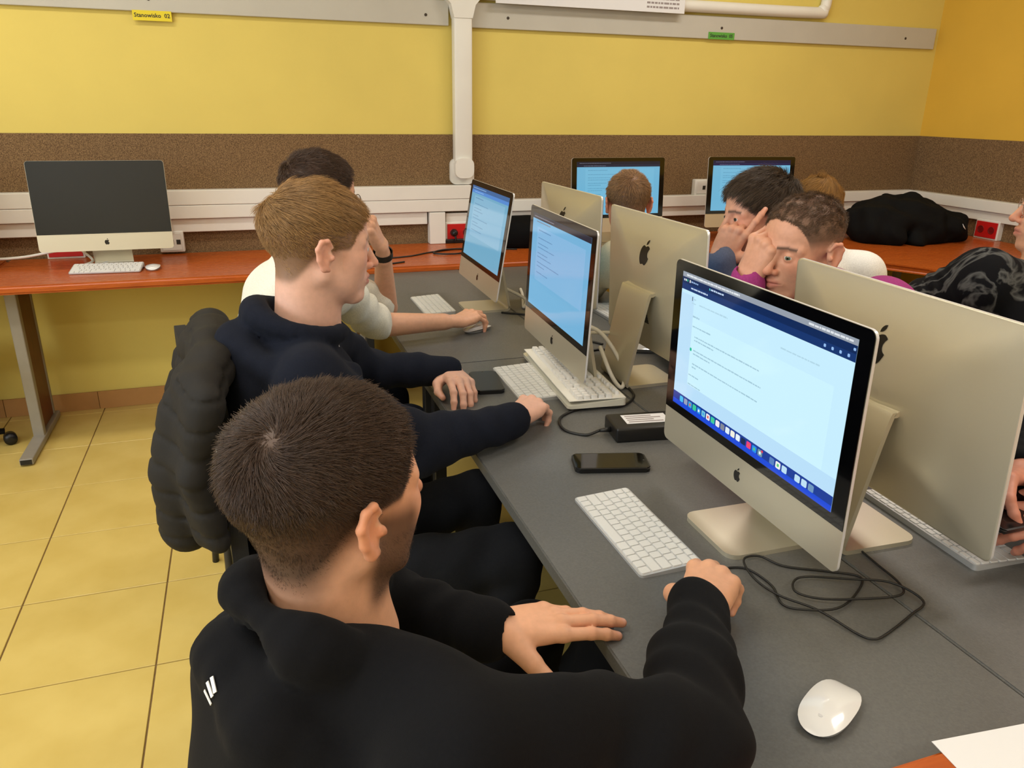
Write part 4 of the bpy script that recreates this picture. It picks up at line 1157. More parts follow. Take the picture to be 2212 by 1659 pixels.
def legs(P, col, h=.012, r=1.0):
    """P: pel, hip_l/r, kn_l/r, an_l/r"""
    pts = np.array([P[k] for k in ('pel', 'kn_l', 'kn_r', 'an_l', 'an_r')]); f = Field(pts.min(0)-.2, pts.max(0)+.2, h)
    B = body_frame(P['pel'], np.array(P['pel'])+np.array((0, 0, 1.0)), P['fwd'])
    f.ell(np.array(P['pel'])-np.array((0, 0, .0)), (.17*r, .14*r, .11), k=.03, R=B)
    for s, sg in (('l', -1), ('r', 1)):
        hp = np.array(P['pel'])+B[:, 0]*sg*.09+B[:, 1]*.02-np.array((0, 0, .02))
        f.cone(hp, P['kn_'+s], .085*r, .064*r, k=.03, wav=(.004, 4, sg, .5, .1, 1.1)); f.cone(P['kn_'+s], P['an_'+s], .064*r, .052*r, k=.02, wav=(.004, 5, sg*2, .5, .0, .95))
    f.wobble(.003, [(31, 22, 14, 1, 1), (-20, 33, 25, 2, .7)])
    V, Q = f.mesh(1); return V, Q, np.broadcast_to(np.array(lin(col)), (len(V), 3))
def shoe(an, fwd, col, sole=(200, 200, 198)):
    an = np.array(an, float); fw = unit((fwd[0], fwd[1], 0)); M = frame((an[0], an[1], 0), fw, (0, 0, 1))
    f = Field((-.10, -.07, -.01), (.22, .07, .16), .006)
    f.cone((-.03, 0, .05), (.15, 0, .04), .040, .036, k=.02); f.cone((-.02, 0, .05), (0, 0, .11), .042, .040, k=.02); f.ell((.06, 0, .015), (.125, .046, .022), k=.01)
    f.halfspace_cut((0, 0, .002), (0, 0, -1)); f.cone((0, 0, .10), (0, 0, .16), .034, .034, k=.004, op='sub')
    V, Q = f.mesh(1); C = np.empty((len(V), 3)); C[:] = lin(col); C[V[:, 2] < .026] = lin(sole)
    return xf(M, V), Q, C
class Person:
    def __init__(s, label, P, head_o, head_f, head_u, origin=None, **hk):
        s.P = P; s.org = np.array((P['pel'][0], P['pel'][1], 0.0)) if origin is None else np.array(origin)
        s.root = thing('person', label, 'person', tuple(s.org))
        s.body = Mesh(); s.H = frame(head_o, head_f, head_u); s.skin = hk.get('skin', (214, 160, 132))
        # the neck runs from the skull to the neck joint
        nl = np.linalg.inv(s.H)@np.array([*(np.array(P['neck'])-body_frame(P['pel'], P['neck'], P['fwd'])[:, 2]*.035+body_frame(P['pel'], P['neck'], P['fwd'])[:, 1]*.020), 1.0]); hk.setdefault('neck_to', tuple(nl[:3])); hk.setdefault('neck_r', .054)
        s.hV, s.hQ, C, eyes = head_piece(**hk)
        s.body.add(xf(s.H, s.hV), s.hQ, C)
        for (p, q, c) in eyes: s.body.add(xf(s.H, p), q, c, 1)
        V, Q = skin_core(P); s.body.add(V, Q, lin(s.skin))
    def hand(s, o, x, z, left, elbow=None, **k):
        M = frame(o, x, z)
        if elbow is not None:
            d = unit(M[:3, :3].T@(np.array(elbow, float)-np.array(o, float)))
            if left: d = d*np.array((1, -1, 1))
            k['fdir'] = tuple(d)
            if k.get('bare'): k['fore'] = float(np.linalg.norm(np.array(elbow, float)-np.array(o, float)))
        k.pop('bare', None)
        V, Q, C = hand_piece(left=left, skin=s.skin, **k); s.body.add(xf(M, V), Q, C)
    def done_body(s): s.bodyo = s.body.build('body', [SKIN, EYE], s.root, s.org); return s.bodyo
    def cloth(s, name, V, Q, C, mat=None):
        m = Mesh(); m.add(V, Q, C); return m.build(name, [mat or CLOTH], s.root, s.org)
    def piece(s, name, bm, mat, smooth=True):
        return obj(name, bm, mat, s.root, smooth)
    def hair(s, name, len_fn, flow_fn, n, mat, **k):
        return strands(name, s.root, s.H, s.org, s.hV, s.hQ, len_fn, flow_fn, n, mat, **k)
def whorl_flow(c, toward=(1, 0, -.2), mix=.35, swirl=.5, down=.0):
    """hair lies away from the crown whorl, with some swirl"""
    c = np.array(c, float); tw = np.array(toward, float)
    def fn(P):
        d = P-c; r = np.linalg.norm(d, axis=1)[:, None]+1e-6; rad = d/r
        e = (P-CRC)/CRR**2; e /= np.linalg.norm(e, axis=1)[:, None]
        sw = np.cross(e, rad)
        return rad*(1-mix)+sw*swirl*np.exp(-(r/.05)**2)+tw*mix+np.array((0, 0, -down))
    return fn

def glasses(p, col=(20, 18, 18), r=.0011, w=.0215):
    bm = BM(); M = p.H
    def T(q): return xf(M, np.array([q]))[0]-p.org
    for s in (-1, 1):
        ring = [T((.1005-.10*abs(s*.032+w*math.cos(a)*s-.0)*abs(.0), s*.032+w*math.cos(a), .002+.017*math.sin(a))) for a in np.linspace(0, 2*PI, 21)]
        add_tube(bm, ring, r, 6, cap=False)
        add_tube(bm, [T((.099, s*.0535, .008)), T((.07, s*.074, .009)), T((.0, s*.079, .012)), T((-.012, s*.080, .0))], r, 6)
    add_tube(bm, [T((.101, -.0105, .006)), T((.106, 0, .008)), T((.101, .0105, .006))], r, 6)
    return obj('glasses', bm, nmat('glasses_frame_%d' % col[0], col, .25), p.root)
def chair(label, x, y, yaw, top=.84, fabric=(22, 22, 24), office=False, group=None):
    """four-legged student chair; yaw: direction the sitter faces"""
    t = thing('chair', label, 'chair', (x, y, 0), yaw-PI/2)
    fm = nmat('chair_fabric_%d' % fabric[0], fabric, .9, bump=.2, bscale=500)
    bm = BM(); add_prism(bm, rrect(.42, .40, .05, 4), .405, .44); bmesh.ops.bevel(bm, geom=[e for e in bm.edges if abs(e.verts[0].co.z-e.verts[1].co.z) < 1e-6], offset=.012, segments=2, affect='EDGES'); obj('seat', bm, fm, t, .7)
    bm = BM(); add_prism(bm, rrect(.38, top-.56, .05, 4, 0, (top+.56)/2), 0, .03, 0, Matrix.Translation((0, -.20, 0)) @ TF); obj('backrest', bm, fm, t, .7)
    for s in (-1, 1):
        bm = BM(); add_tube(bm, spline([(s*.19, .17, .42), (s*.20, .19, .2), (s*.205, .20, .0)], 3), .011, 8); obj('leg', bm, DARKSTEEL, t)
        bm = BM(); add_tube(bm, spline([(s*.15, -.222, top-.10), (s*.17, -.218, .60), (s*.19, -.19, .42), (s*.20, -.19, .2), (s*.205, -.20, .0)], 3), .011, 8); obj('leg', bm, DARKSTEEL, t)
    return t

# ------------------------------------------------------------------ nearest student, black hoodie
def fade(top, side, z_hi=.055, z_lo=.0, nape=-.055, front=.082, wid=.032):
    """hair length over the head: long on top, tapering to skin at the sides and nape"""
    def fn(V):
        x, y, z = V.T; ay = np.abs(y)
        L = side+(top-side)*ss(z_lo, z_hi, z)
        line = np.where(x > .0, ss(-.002, .012, z-(front*ss(.040, .085, x)+.002)), 1.0)
        low = nape+.055*ss(-.07, -.01, x)
        L = L*line*ss(low, low+wid, z)
        L = np.where((x > .062) & (z < .030), 0, L)
        L = np.where((ay > .0805) & (z < .040), 0, L)
        return np.clip(L, 0, None)
    return fn
def az(deg, z=0.0): return (math.cos(math.radians(deg)), math.sin(math.radians(deg)), z)
GRIP = ((.55, .75, .4), (.6, .8, .4), (.75, .9, .5), (.85, 1.0, .5))
P1 = dict(pel=(-.01, .69, .50), neck=(.030, .712, .925), fwd=(.95, .32, 0), sh_l=(.055, .885, .890), sh_r=(.150, .520, .905), el_l=(.11, .985, .765), el_r=(.390, .540, .835), wr_l=(.268, .858, .768), wr_r=(.543, .765, .805),
          kn_l=(.42, 1.10, .54), kn_r=(.42, .80, .53), an_l=(.44, 1.13, .10), an_r=(.44, .78, .10))
LEN1 = fade(.018, .0045, .085, .0, -.088, .080, .060)
p = Person('student in black hoodie with cropped dark hair, nearest to the camera', P1, (.055, .738, 1.066), az(29, .04), (.0, .0, 1), h=.0026, skin=(224, 168, 134), beard=.8, brow=(40, 30, 24),
           scalp=(66, 50, 40), scalp_fn=lambda V: .95*np.clip(LEN1(V)/.0040, 0, 1)**.8)
p.hand((.545, .768, .802), (.70, .70, .08), (-.15, -.1, 1), False, elbow=P1['el_r'], curl=GRIP, thumb=[(.016, .022, -.008), (.046, .046, -.022), (.074, .052, -.040), (.096, .046, -.052)], spread=(.14, .03, -.08, -.2), h=.0019, thick=1.07)
p.hand((.278, .852, .772), (1, -.04, -.10), (.06, -.10, 1), True, elbow=P1['el_l'], curl=((.05, .14, .08), (-.02, .16, .1), (.0, .18, .1), (.05, .22, .12)), spread=(.0, .03, .10, .20), thumb=[(.016, .022, -.008), (.040, .052, -.022), (.062, .080, -.034), (.086, .098, -.038)], h=.0019)
p.done_body()
def hood(neck, size=1.0, pouch=1.0, kk=.006, back=1.0, rise=.046):
    def fn(f, B):
        n = np.array(neck, float); r, fw, u = B[:, 0], B[:, 1], B[:, 2]; S = size
        A = np.linspace(-.70*PI, .70*PI, 21)
        f.ell(n-fw*.070*S*back-u*.105, np.array((.125, .048, .120))*S*pouch, k=.02, R=B)
        ring2 = [n+r*.128*S*math.sin(a)-fw*.098*S*back*math.cos(a)+fw*.02+u*(-.040+.015*math.cos(a)-.03*abs(math.sin(a))) for a in A]
        f.chain(ring2, [S*(.026+.012*math.cos(a*.7)) for a in A], k=kk)
        A = np.linspace(-.86*PI, .86*PI, 23)
        ring = [n+r*.094*S*math.sin(a)-fw*.080*S*math.cos(a)+fw*.014+u*(.008+rise*math.cos(a)) for a in A]
        f.chain(ring, [S*(.015+.008*math.cos(a*.55)) for a in A], k=.003)
        f.chain([(x+y)/2-u*.022 for x, y in zip(ring[2:-2], ring[2:-2])], [.012*S]*len(ring[2:-2]), k=.006)
    return fn
gV, gQ, gC = garment(P1, (19, 19, 21), h=.0052, fat=.94, sleeve=1.06, extra=hood(P1['neck'], 1.06), seed=3, wr=.006, neckcut=.064)
p.cloth('hoodie', gV, gQ, gC)
V, Q, C = legs(P1, (16, 16, 17)); p.cloth('trousers', V, Q, C)
for k in ('an_l', 'an_r'): p.cloth('shoe', *shoe(P1[k], (1, .1), (24, 24, 26)))
HB = hairmat('hair_dark_brown', (66, 49, 38))
p.hair('hair', LEN1, whorl_flow((-.070, -.026, .103), (1, 0, -.3), .25, .7, .1), 34000, HB, lift=.46, rad=.00030, jitter=.15, clump=.08, seed=4)
p.hair('beard', lambda V: .004*np.clip(ss(-.02, -.035, V[:, 2])*ss(-.115, -.095, V[:, 2])*ss(-.005, .012, V[:, 0])*(1-ss(-.05, -.03, V[:, 2])*ss(.05, .07, V[:, 0])), 0, 1)*(np.abs(V[:, 1]) < .085), lambda P: np.broadcast_to(np.array((.3, 0, -1.0)), P.shape), 4000, HB, lift=.6, rad=.0002, seed=5, seg=3)
# three white stripes on the left side of the hoodie
gN = vnormals(gV, gQ)
c = np.array((-.105, .650, .930)); i0 = np.argmin(((gV-c)**2).sum(1))
STRIPE = nmat('stripe_white', (232, 232, 230), .8)
for k in range(3):
    a = gV[i0]+np.array((.002*k, .006*(k-1), -.009*(k-1)))
    i1 = np.argmin(((gV-a)**2).sum(1)); q = gV[i1]+gN[i1]*.0012; t1 = unit(np.cross(gN[i1], (.1, .6, -.8))); t2 = np.cross(gN[i1], t1)
    bm = BM(); vs = [bm.verts.new(tuple(q+t1*sx*.008+t2*sy*.0022+gN[i1]*dz-p.org)) for dz in (0, .001) for sx, sy in ((-1, -1), (1, -1), (1, 1), (-1, 1))]
    bm.faces.new(vs[4:]); bm.faces.new(vs[3::-1])
    for j in range(4): bm.faces.new((vs[j], vs[(j+1) % 4], vs[4+(j+1) % 4], vs[4+j]))
    obj('sleeve_stripe', bm, STRIPE, p.root)
chair('black chair of the student nearest to the camera', .10, .73, math.radians(18), top=.64)

# ------------------------------------------------------------------ second student, navy hoodie, blond
P2 = dict(pel=(.05, 1.555, .50), neck=(.064, 1.535, 1.042), fwd=(1, .12, 0), sh_l=(.095, 1.705, .985), sh_r=(.090, 1.390, .960), el_l=(.26, 1.915, .805), el_r=(.290, 1.425, .800), wr_l=(.478, 1.905, .782), wr_r=(.541, 1.544, .785),
          kn_l=(.48, 1.66, .53), kn_r=(.48, 1.38, .53), an_l=(.50, 1.70, .10), an_r=(.46, 1.34, .10))
def len2(V):
    x, y, z = V.T; L = fade(.036, .007, .088, .030, -.074, .084, .046)(V)
    return L
p = Person('student in navy hoodie with blond hair, second from the camera', P2, (.128, 1.545, 1.188), az(11, -.05), (.03, 0, 1), h=.0026, skin=(224, 176, 154), brow=(150, 112, 76),
           scalp=(112, 84, 58), scalp_fn=lambda V: .85*ss(0, .005, len2(V)))
p.hand((.543, 1.546, .786), (.74, .67, .06), (-.1, -.1, 1), False, elbow=P2['el_r'], curl=((.45, .7, .4), (.55, .8, .4), (.65, .9, .5), (.75, 1.0, .5)), h=.0022)
p.hand((.482, 1.903, .784), (.04, -1, -.02), (.15, 0, 1), True, elbow=P2['el_l'], curl=((.35, .55, .3), (.38, .55, .3), (.42, .6, .3), (.5, .6, .3)), spread=(.06, .02, -.03, -.08), thumb=[(.016, .022, -.008), (.046, .046, -.022), (.076, .052, -.034), (.102, .046, -.040)], h=.0022)
p.done_body()
p.cloth('hoodie', *garment(P2, (25, 28, 38), h=.0075, fat=1.0, sleeve=1.03, extra=hood(P2['neck'], 1.02, back=1.25, rise=.022), seed=8, wr=.005, neckcut=.062))
V, Q, C = legs(P2, (30, 31, 34)); p.cloth('trousers', V, Q, C)
for k in ('an_l', 'an_r'): p.cloth('shoe', *shoe(P2[k], (1, 0), (30, 30, 32)))
HBL = hairmat('hair_blond', (158, 122, 78), .45)
p.hair('hair', len2, whorl_flow((-.074, .01, .100), (1, -.25, .08), .36, .5, .10), 24000, HBL, lift=.24, rad=.00034, jitter=.10, clump=.07, seed=6, hug=.07, seg=6)
bm = BM(); add_lathe(bm, [(.004, 0), (.004, .002), (.002, .003)], 10, 0, Matrix.Translation(Vector((.148, 1.495, 1.003))-Vector(tuple(p.org))) @ Matrix.Rotation(PI/2, 4, 'X')); obj('cord_eyelet', bm, ALU_EDGE, p.root)
chair('black chair with a quilted jacket hung over it', .13, 1.57, math.radians(4), top=.84)
# quilted jacket hung over that chair
f = Field((-.42, 1.22, .45), (.10, 2.05, 1.10), .007)
NJ = 18
for i in range(NJ):
    t_ = i/(NJ-1); ya = 1.82-.50*t_
    a_ = np.array((-.185+.018*math.sin(i*.8), ya, .975+.020*math.sin(t_*PI))); b_ = np.array((-.265+.09*t_**1.5+.018*math.sin(i*1.1), ya-.02+.04*t_, .69-.085*math.exp(-((t_-.30)/.16)**2)))
    m_ = (a_+b_)/2+np.array((-.025+.012*math.sin(i*1.7), 0, 0))
    f.cone(a_, m_, .026, .028, k=.025); f.cone(m_, b_, .028, .022, k=.025)
f.chain([(-.175, 1.84, .965), (-.165, 1.70, .992), (-.16, 1.55, .998), (-.165, 1.38, .985)], [.040, .042, .042, .040], k=.02)
f.chain([(-.185, 1.86, .960), (-.215, 1.875, .88), (-.250, 1.86, .80)], [.042, .052, .054], k=.008)
f.chain([(-.215, 1.42, .93), (-.235, 1.43, .80), (-.245, 1.45, .68)], [.045, .052, .050], k=.008)
idx = np.nonzero(np.abs(f.F) < .03); zz = f.ax[2][idx[2]]; yy = f.ax[1][idx[1]]
f.F[idx] += .0075*np.exp(-(np.sin((zz+.03*np.sin(yy*7))*PI/.055)/.22)**2)
f.wobble(.003, [(20, 40, 10, 1, 1), (10, 55, -20, 3, .7), (-15, 33, 30, 5, .8)])
V, Q = f.mesh(1); JK = Mesh(); JK.add(V, Q, lin((40, 38, 36)))
o = JK.build('quilted_jacket', [tintmat('quilted_nylon', .75, bump=.15, bscale=200, spec=.15)], None, (-.15, 1.65, 0)); o.location = (-.075, 1.65, .0)
tag(o, 'dark grey quilted jacket hanging on the chair of the navy-hoodie student', 'jacket')

# ------------------------------------------------------------------ third student, white sweater, glasses
P3 = dict(pel=(-.04, 2.24, .50), neck=(.135, 2.225, 1.060), fwd=(1, .15, 0), sh_l=(.175, 2.40, 1.010), sh_r=(.19, 2.09, 1.005), el_l=(.425, 2.565, .800), el_r=(.365, 2.33, .805), wr_l=(.400, 2.430, 1.030), wr_r=(.615, 2.365, .790),
          kn_l=(.40, 2.42, .52), kn_r=(.42, 2.18, .52), an_l=(.44, 2.45, .10), an_r=(.42, 2.15, .10))
LEN3 = fade(.020, .006, .07, .0, -.058, .084)
p = Person('student in white sweater with glasses leaning on his fist', P3, (.200, 2.25, 1.205), az(16, -.10), (.05, .03, 1), h=.003, skin=(218, 166, 136), brow=(50, 36, 28), scalp=(54, 40, 32), scalp_fn=lambda V: .9*ss(0, .004, LEN3(V)))
p.hand(P3['wr_r'], (.82, .55, .08), (-.1, -.1, 1), False, elbow=P3['el_r'], bare=True, fr=.040, curl=((.30, .55, .35), (.35, .6, .35), (.45, .7, .4), (.6, .8, .4)), h=.0024)
p.hand(P3['wr_l'], (-.38, -.28, .88), (.75, -.35, .3), True, elbow=P3['el_l'], bare=True, fr=.040, curl=((1.2, 1.5, .8), (1.25, 1.5, .8), (1.3, 1.5, .8), (1.3, 1.5, .8)), h=.0024)
p.done_body()
p.cloth('sweater', *garment(P3, (226, 222, 208), h=.009, sleeve=.80, short=.92, seed=12, wr=.005, neckcut=.058))
V, Q, C = legs(P3, (34, 38, 52)); p.cloth('trousers', V, Q, C)
for k in ('an_l', 'an_r'): p.cloth('shoe', *shoe(P3[k], (1, 0), (40, 40, 42)))
p.hair('hair', LEN3, whorl_flow((-.085, .0, .088), (1, 0, -.1), .3, .5, .1), 14000, hairmat('hair_brown_black', (72, 52, 39)), lift=.45, rad=.0004, jitter=.12, clump=.07, seed=9, hug=.03)
glasses(p)
d = unit(np.array(P3['wr_l'])-np.array(P3['el_l'])); c0 = np.array(P3['wr_l'])-d*.028-p.org
bm = BM(); a = np.cross(d, (0, 0, 1.0)); a = unit(a); b = np.cross(d, a)
rings = [[bm.verts.new(tuple(c0+d*w+(a*math.cos(2*PI*k/24)+b*math.sin(2*PI*k/24))*rr)) for k in range(24)] for w, rr in ((-.010, .0285), (-.011, .0315), (.011, .0315), (.010, .0285))]
for i in range(3):
    for k in range(24): bm.faces.new((rings[i][k], rings[i][(k+1) % 24], rings[i+1][(k+1) % 24], rings[i+1][k]))
obj('wristband', bm, BLACKPL, p.root, .5)
chair('dark chair of the white-sweater student', .02, 2.25, math.radians(8))

# ------------------------------------------------------------------ student with back of the head to us
P4 = dict(pel=(1.62, 2.56, .50), neck=(1.425, 2.655, .955), fwd=(-.7, .7, 0), sh_l=(1.30, 2.60, .905), sh_r=(1.55, 2.78, .905), el_l=(1.32, 2.86, .80), el_r=(1.62, 2.98, .80), wr_l=(1.40, 3.05, .785), wr_r=(1.45, 3.10, .80),
          kn_l=(1.46, 2.72, .52), kn_r=(1.62, 2.88, .52), an_l=(1.45, 2.76, .10), an_r=(1.6, 2.92, .10))
P4['wr_l'] = (1.36, 2.93, .785); P4['el_l'] = (1.28, 2.74, .80)
LEN4 = fade(.018, .006, .07, .0, -.055, .082)
p = Person('student seen from behind with short light brown hair and beige sweater', P4, (1.40, 2.72, 1.10), az(78, -.12), (0, .03, 1), h=.0036, skin=(216, 150, 122), scalp=(112, 84, 60), scalp_fn=lambda V: .9*ss(0, .004, LEN4(V)))
p.hand((1.36, 2.93, .787), (.3, .9, 0), (0, 0, 1), True, elbow=P4['el_l'], curl=((.3, .4, .2),)*4, h=.003)
p.hand(P4['wr_r'], (-.6, .7, 0), (0, 0, 1), False, elbow=P4['el_r'], curl=((.3, .4, .2),)*4, h=.003)
p.done_body()
p.cloth('sweater', *garment(P4, (212, 200, 168), h=.010, seed=14, wr=.004, neckcut=.056))
V, Q, C = legs(P4, (40, 42, 50)); p.cloth('trousers', V, Q, C)
for k in ('an_l', 'an_r'): p.cloth('shoe', *shoe(P4[k], (-.5, .7), (40, 40, 42)))
p.hair('hair', LEN4, whorl_flow((-.080, .0, .095), (1, 0, -.1), .2, .6, .15), 12000, hairmat('hair_light_brown', (150, 114, 78), .5), lift=.45, rad=.0005, jitter=.14, clump=.16, seed=11)
chair('dark chair under the student in the beige sweater', 1.63, 2.55, math.radians(135))

# ------------------------------------------------------------------ student with finger at the temple
P5 = dict(pel=(1.66, 1.92, .50), neck=(1.455, 1.880, 1.015), fwd=(-1, .0, 0), sh_l=(1.44, 1.705, .965), sh_r=(1.44, 2.055, .965), el_l=(1.285, 1.775, .800), el_r=(1.26, 2.10, .800), wr_l=(1.235, 1.825, 1.062), wr_r=(1.20, 1.92, .790),
          kn_l=(1.30, 1.82, .54), kn_r=(1.30, 2.02, .54), an_l=(1.28, 1.82, .10), an_r=(1.28, 2.02, .10))
def len5(V):
    L = fade(.040, .012, .075, .02, -.050, .078)(V); return L
p = Person('student with thick dark hair resting his temple on one finger', P5, (1.385, 1.876, 1.168), az(172, -.06), (0, .02, 1), h=.0028, skin=(214, 156, 128), brow=(50, 38, 30), gaze=(1, .25, .1), scalp=(52, 42, 34), scalp_fn=lambda V: .9*ss(0, .006, len5(V)))
p.hand(P5['wr_l'], (.40, -.12, .88), (-.62, -.74, .2), True, elbow=P5['el_l'], curl=((.05, .25, .15), (1.25, 1.45, .8), (1.3, 1.5, .8), (1.3, 1.5, .8)), spread=(.10, .02, -.04, -.08), thumb=[(.016, .022, -.008), (.040, .056, -.006), (.058, .084, .0), (.070, .106, .004)], h=.0022)
p.hand(P5['wr_r'], (-.4, -.9, 0), (0, 0, 1), False, elbow=P5['el_r'], curl=((.4, .5, .3),)*4, h=.003)
p.done_body()
def col5(V, C, B):
    pel = np.array(P5['pel']); core = np.abs((V-pel)@B[:, 0]) < .15
    C = C.copy(); C[core & (V[:, 0] > 1.33)] = lin((26, 28, 36)); return C
p.cloth('hoodie', *garment(P5, (92, 100, 124), h=.009, seed=15, wr=.005, neckcut=.058, extra=hood(P5['neck'], .95), col_fn=col5))
V, Q, C = legs(P5, (28, 28, 32)); p.cloth('trousers', V, Q, C)
for k in ('an_l', 'an_r'): p.cloth('shoe', *shoe(P5[k], (-1, 0), (40, 40, 42)))
p.hair('hair', len5, whorl_flow((-.075, .0, .10), (1, .1, -.12), .35, .3, .12), 18000, hairmat('hair_dark_ash', (78, 63, 50), .4), lift=.34, rad=.00042, jitter=.16, clump=.10, seed=13, hug=.14, seg=7)
chair('dark chair of the student with a finger at his temple', 1.67, 1.92, math.radians(180))

# ------------------------------------------------------------------ student in magenta hoodie
P6 = dict(pel=(1.58, 1.47, .50), neck=(1.305, 1.478, 1.002), fwd=(-1, -.05, 0), sh_l=(1.385, 1.375, 1.030), sh_r=(1.285, 1.640, .965), el_l=(1.30, 1.27, .80), el_r=(1.175, 1.575, .800), wr_l=(1.15, 1.36, .785), wr_r=(1.100, 1.508, 1.085),
          kn_l=(1.26, 1.36, .54), kn_r=(1.26, 1.56, .54), an_l=(1.24, 1.36, .10), an_r=(1.24, 1.56, .10))
LEN6 = fade(.013, .0022, .085, .035, -.045, .082)
p = Person('student in magenta hoodie holding his forehead, facing the camera', P6, (1.228, 1.490, 1.150), az(194, -.10), (.12, -.04, 1), h=.0022, skin=(214, 158, 130), brow=(48, 34, 26), gaze=(1, .3, -.05), iris=(92, 104, 84), beard=.16,
           scalp=(84, 64, 50), scalp_fn=lambda V: .85*ss(0, .0030, LEN6(V)))
p.hand(P6['wr_r'], (.22, -.14, .95), (-.85, -.20, .2), False, elbow=P6['el_r'], curl=((.95, 1.25, .6), (.95, 1.25, .6), (1.0, 1.25, .6), (1.05, 1.25, .6)), spread=(.06, .02, -.04, -.08), thumb=[(.016, .022, -.008), (.046, .040, -.026), (.072, .040, -.044), (.094, .034, -.052)], h=.0021)
p.hand(P6['wr_l'], (-.8, .5, 0), (0, 0, 1), True, elbow=P6['el_l'], curl=((.4, .5, .3),)*4, h=.003)
p.done_body()
p.cloth('hoodie', *garment(P6, (158, 62, 124), h=.0065, seed=18, wr=.005, neckcut=.060, extra=hood(P6['neck'], 1.0)))
V, Q, C = legs(P6, (60, 70, 96)); p.cloth('trousers', V, Q, C)
for k in ('an_l', 'an_r'): p.cloth('shoe', *shoe(P6[k], (-1, 0), (40, 40, 42)))
p.hair('hair', LEN6, whorl_flow((-.080, .0, .095), (1, .2, 0), .35, .4, .05), 16000, hairmat('hair_brown_crop', (92, 70, 52), .35), lift=.40, rad=.00034, jitter=.18, clump=.14, seed=16, hug=.02)
chair('dark chair of the magenta-hoodie student', 1.61, 1.46, math.radians(180))

# ------------------------------------------------------------------ student with swept-up fair hair and white hood
P7 = dict(pel=(2.02, 2.26, .50), neck=(1.915, 2.25, .965), fwd=az(65), sh_l=(1.76, 2.34, .90), sh_r=(2.06, 2.16, .91), el_l=(1.86, 2.56, .80), el_r=(2.24, 2.38, .78), wr_l=(2.02, 2.74, .80), wr_r=(2.26, 2.62, .80),
          kn_l=(2.05, 2.66, .52), kn_r=(2.24, 2.58, .52), an_l=(2.08, 2.72, .10), an_r=(2.26, 2.64, .10))
def len7(V): return fade(.045, .030, .06, .02, -.050, .070)(V)
p = Person('student with swept-up fair hair and white hoodie behind the magenta one', P7, (1.925, 2.29, 1.105), az(60, -.05), (0, 0, 1), h=.004, skin=(222, 170, 145), scalp=(120, 88, 52), scalp_fn=lambda V: .9*ss(0, .006, len7(V)))
p.hand(P7['wr_l'], (.5, .8, 0), (0, 0, 1), True, elbow=P7['el_l'], curl=((.4, .5, .3),)*4, h=.003)
p.hand(P7['wr_r'], (.1, 1, 0), (0, 0, 1), False, elbow=P7['el_r'], curl=((.4, .5, .3),)*4, h=.003)
p.done_body()
p.cloth('hoodie', *garment(P7, (236, 235, 230), h=.010, seed=20, wr=.005, neckcut=.060, extra=hood(P7['neck'], .92)))
V, Q, C = legs(P7, (30, 30, 36)); p.cloth('trousers', V, Q, C)
for k in ('an_l', 'an_r'): p.cloth('shoe', *shoe(P7[k], (.4, .9), (40, 40, 42)))
p.hair('hair', len7, lambda P: np.stack([-.25*np.ones(len(P)), -.2-1.2*(P[:, 1] > 0)*0, .9*np.ones(len(P))], 1)+np.cross(P-np.array((-.03, 0, .1)), (1, 0, 0))*8, 14000, hairmat('hair_fair', (158, 116, 62), .4), lift=.15, rad=.0005, jitter=.06, clump=.10, seed=17, hug=.10, seg=7)
chair('dark chair of the student in the white hoodie', 2.01, 2.25, math.radians(65))

# ------------------------------------------------------------------ student at the right edge, patterned black shirt
P8 = dict(pel=(1.98, 1.30, .50), neck=(1.935, 1.395, 1.085), fwd=az(95), sh_l=(1.770, 1.455, 1.045), sh_r=(2.105, 1.375, 1.030), el_l=(1.668, 1.575, .930), el_r=(2.20, 1.55, .85), wr_l=(1.86, 1.72, .83), wr_r=(2.1, 1.75, .82),
          kn_l=(1.90, 1.72, .52), kn_r=(2.08, 1.72, .52), an_l=(1.90, 1.76, .10), an_r=(2.08, 1.76, .10))
LEN8 = fade(.03, .01, .06, .0, -.055, .08)
p = Person('student in black marbled shirt and glasses at the right edge', P8, (1.972, 1.420, 1.225), az(138, .06), (.05, -.05, 1), h=.0034, skin=(218, 160, 128), brow=(70, 50, 36), scalp=(70, 52, 38), scalp_fn=lambda V: .9*ss(0, .004, LEN8(V)))
p.hand(P8['wr_l'], (.6, .75, 0), (0, 0, 1), True, elbow=P8['el_l'], bare=True, fr=.042, curl=((.4, .5, .3),)*4, h=.003)
p.hand(P8['wr_r'], (-.4, .8, 0), (0, 0, 1), False, elbow=P8['el_r'], bare=True, fr=.042, curl=((.4, .5, .3),)*4, h=.003)
p.done_body()
MARB = tintmat('marbled_cotton', .9, bump=.2, bscale=900, spec=.08); nt = MARB.node_tree; b_ = nt.nodes['Principled BSDF']
tc = nt.nodes.new('ShaderNodeTexCoord'); nz = nt.nodes.new('ShaderNodeTexNoise'); nz.inputs['Scale'].default_value = 7.5; nz.inputs['Detail'].default_value = 3; nz.inputs['Distortion'].default_value = 1.8
nt.links.new(tc.outputs['Object'], nz.inputs['Vector'])
cr = nt.nodes.new('ShaderNodeValToRGB'); cr.color_ramp.elements[0].position = .44; cr.color_ramp.elements[0].color = (*lin((20, 20, 22)), 1); cr.color_ramp.elements[1].position = .505; cr.color_ramp.elements[1].color = (*lin((88, 88, 86)), 1)
e = cr.color_ramp.elements.new(.58); e.color = (*lin((22, 22, 24)), 1)
nt.links.new(nz.outputs['Fac'], cr.inputs[0]); nt.links.new(cr.outputs[0], b_.inputs['Base Color'])
p.cloth('shirt', *garment(P8, (22, 22, 24), h=.009, sleeve=1.15, short=.62, seed=22, wr=.005, neckcut=.055), mat=MARB)
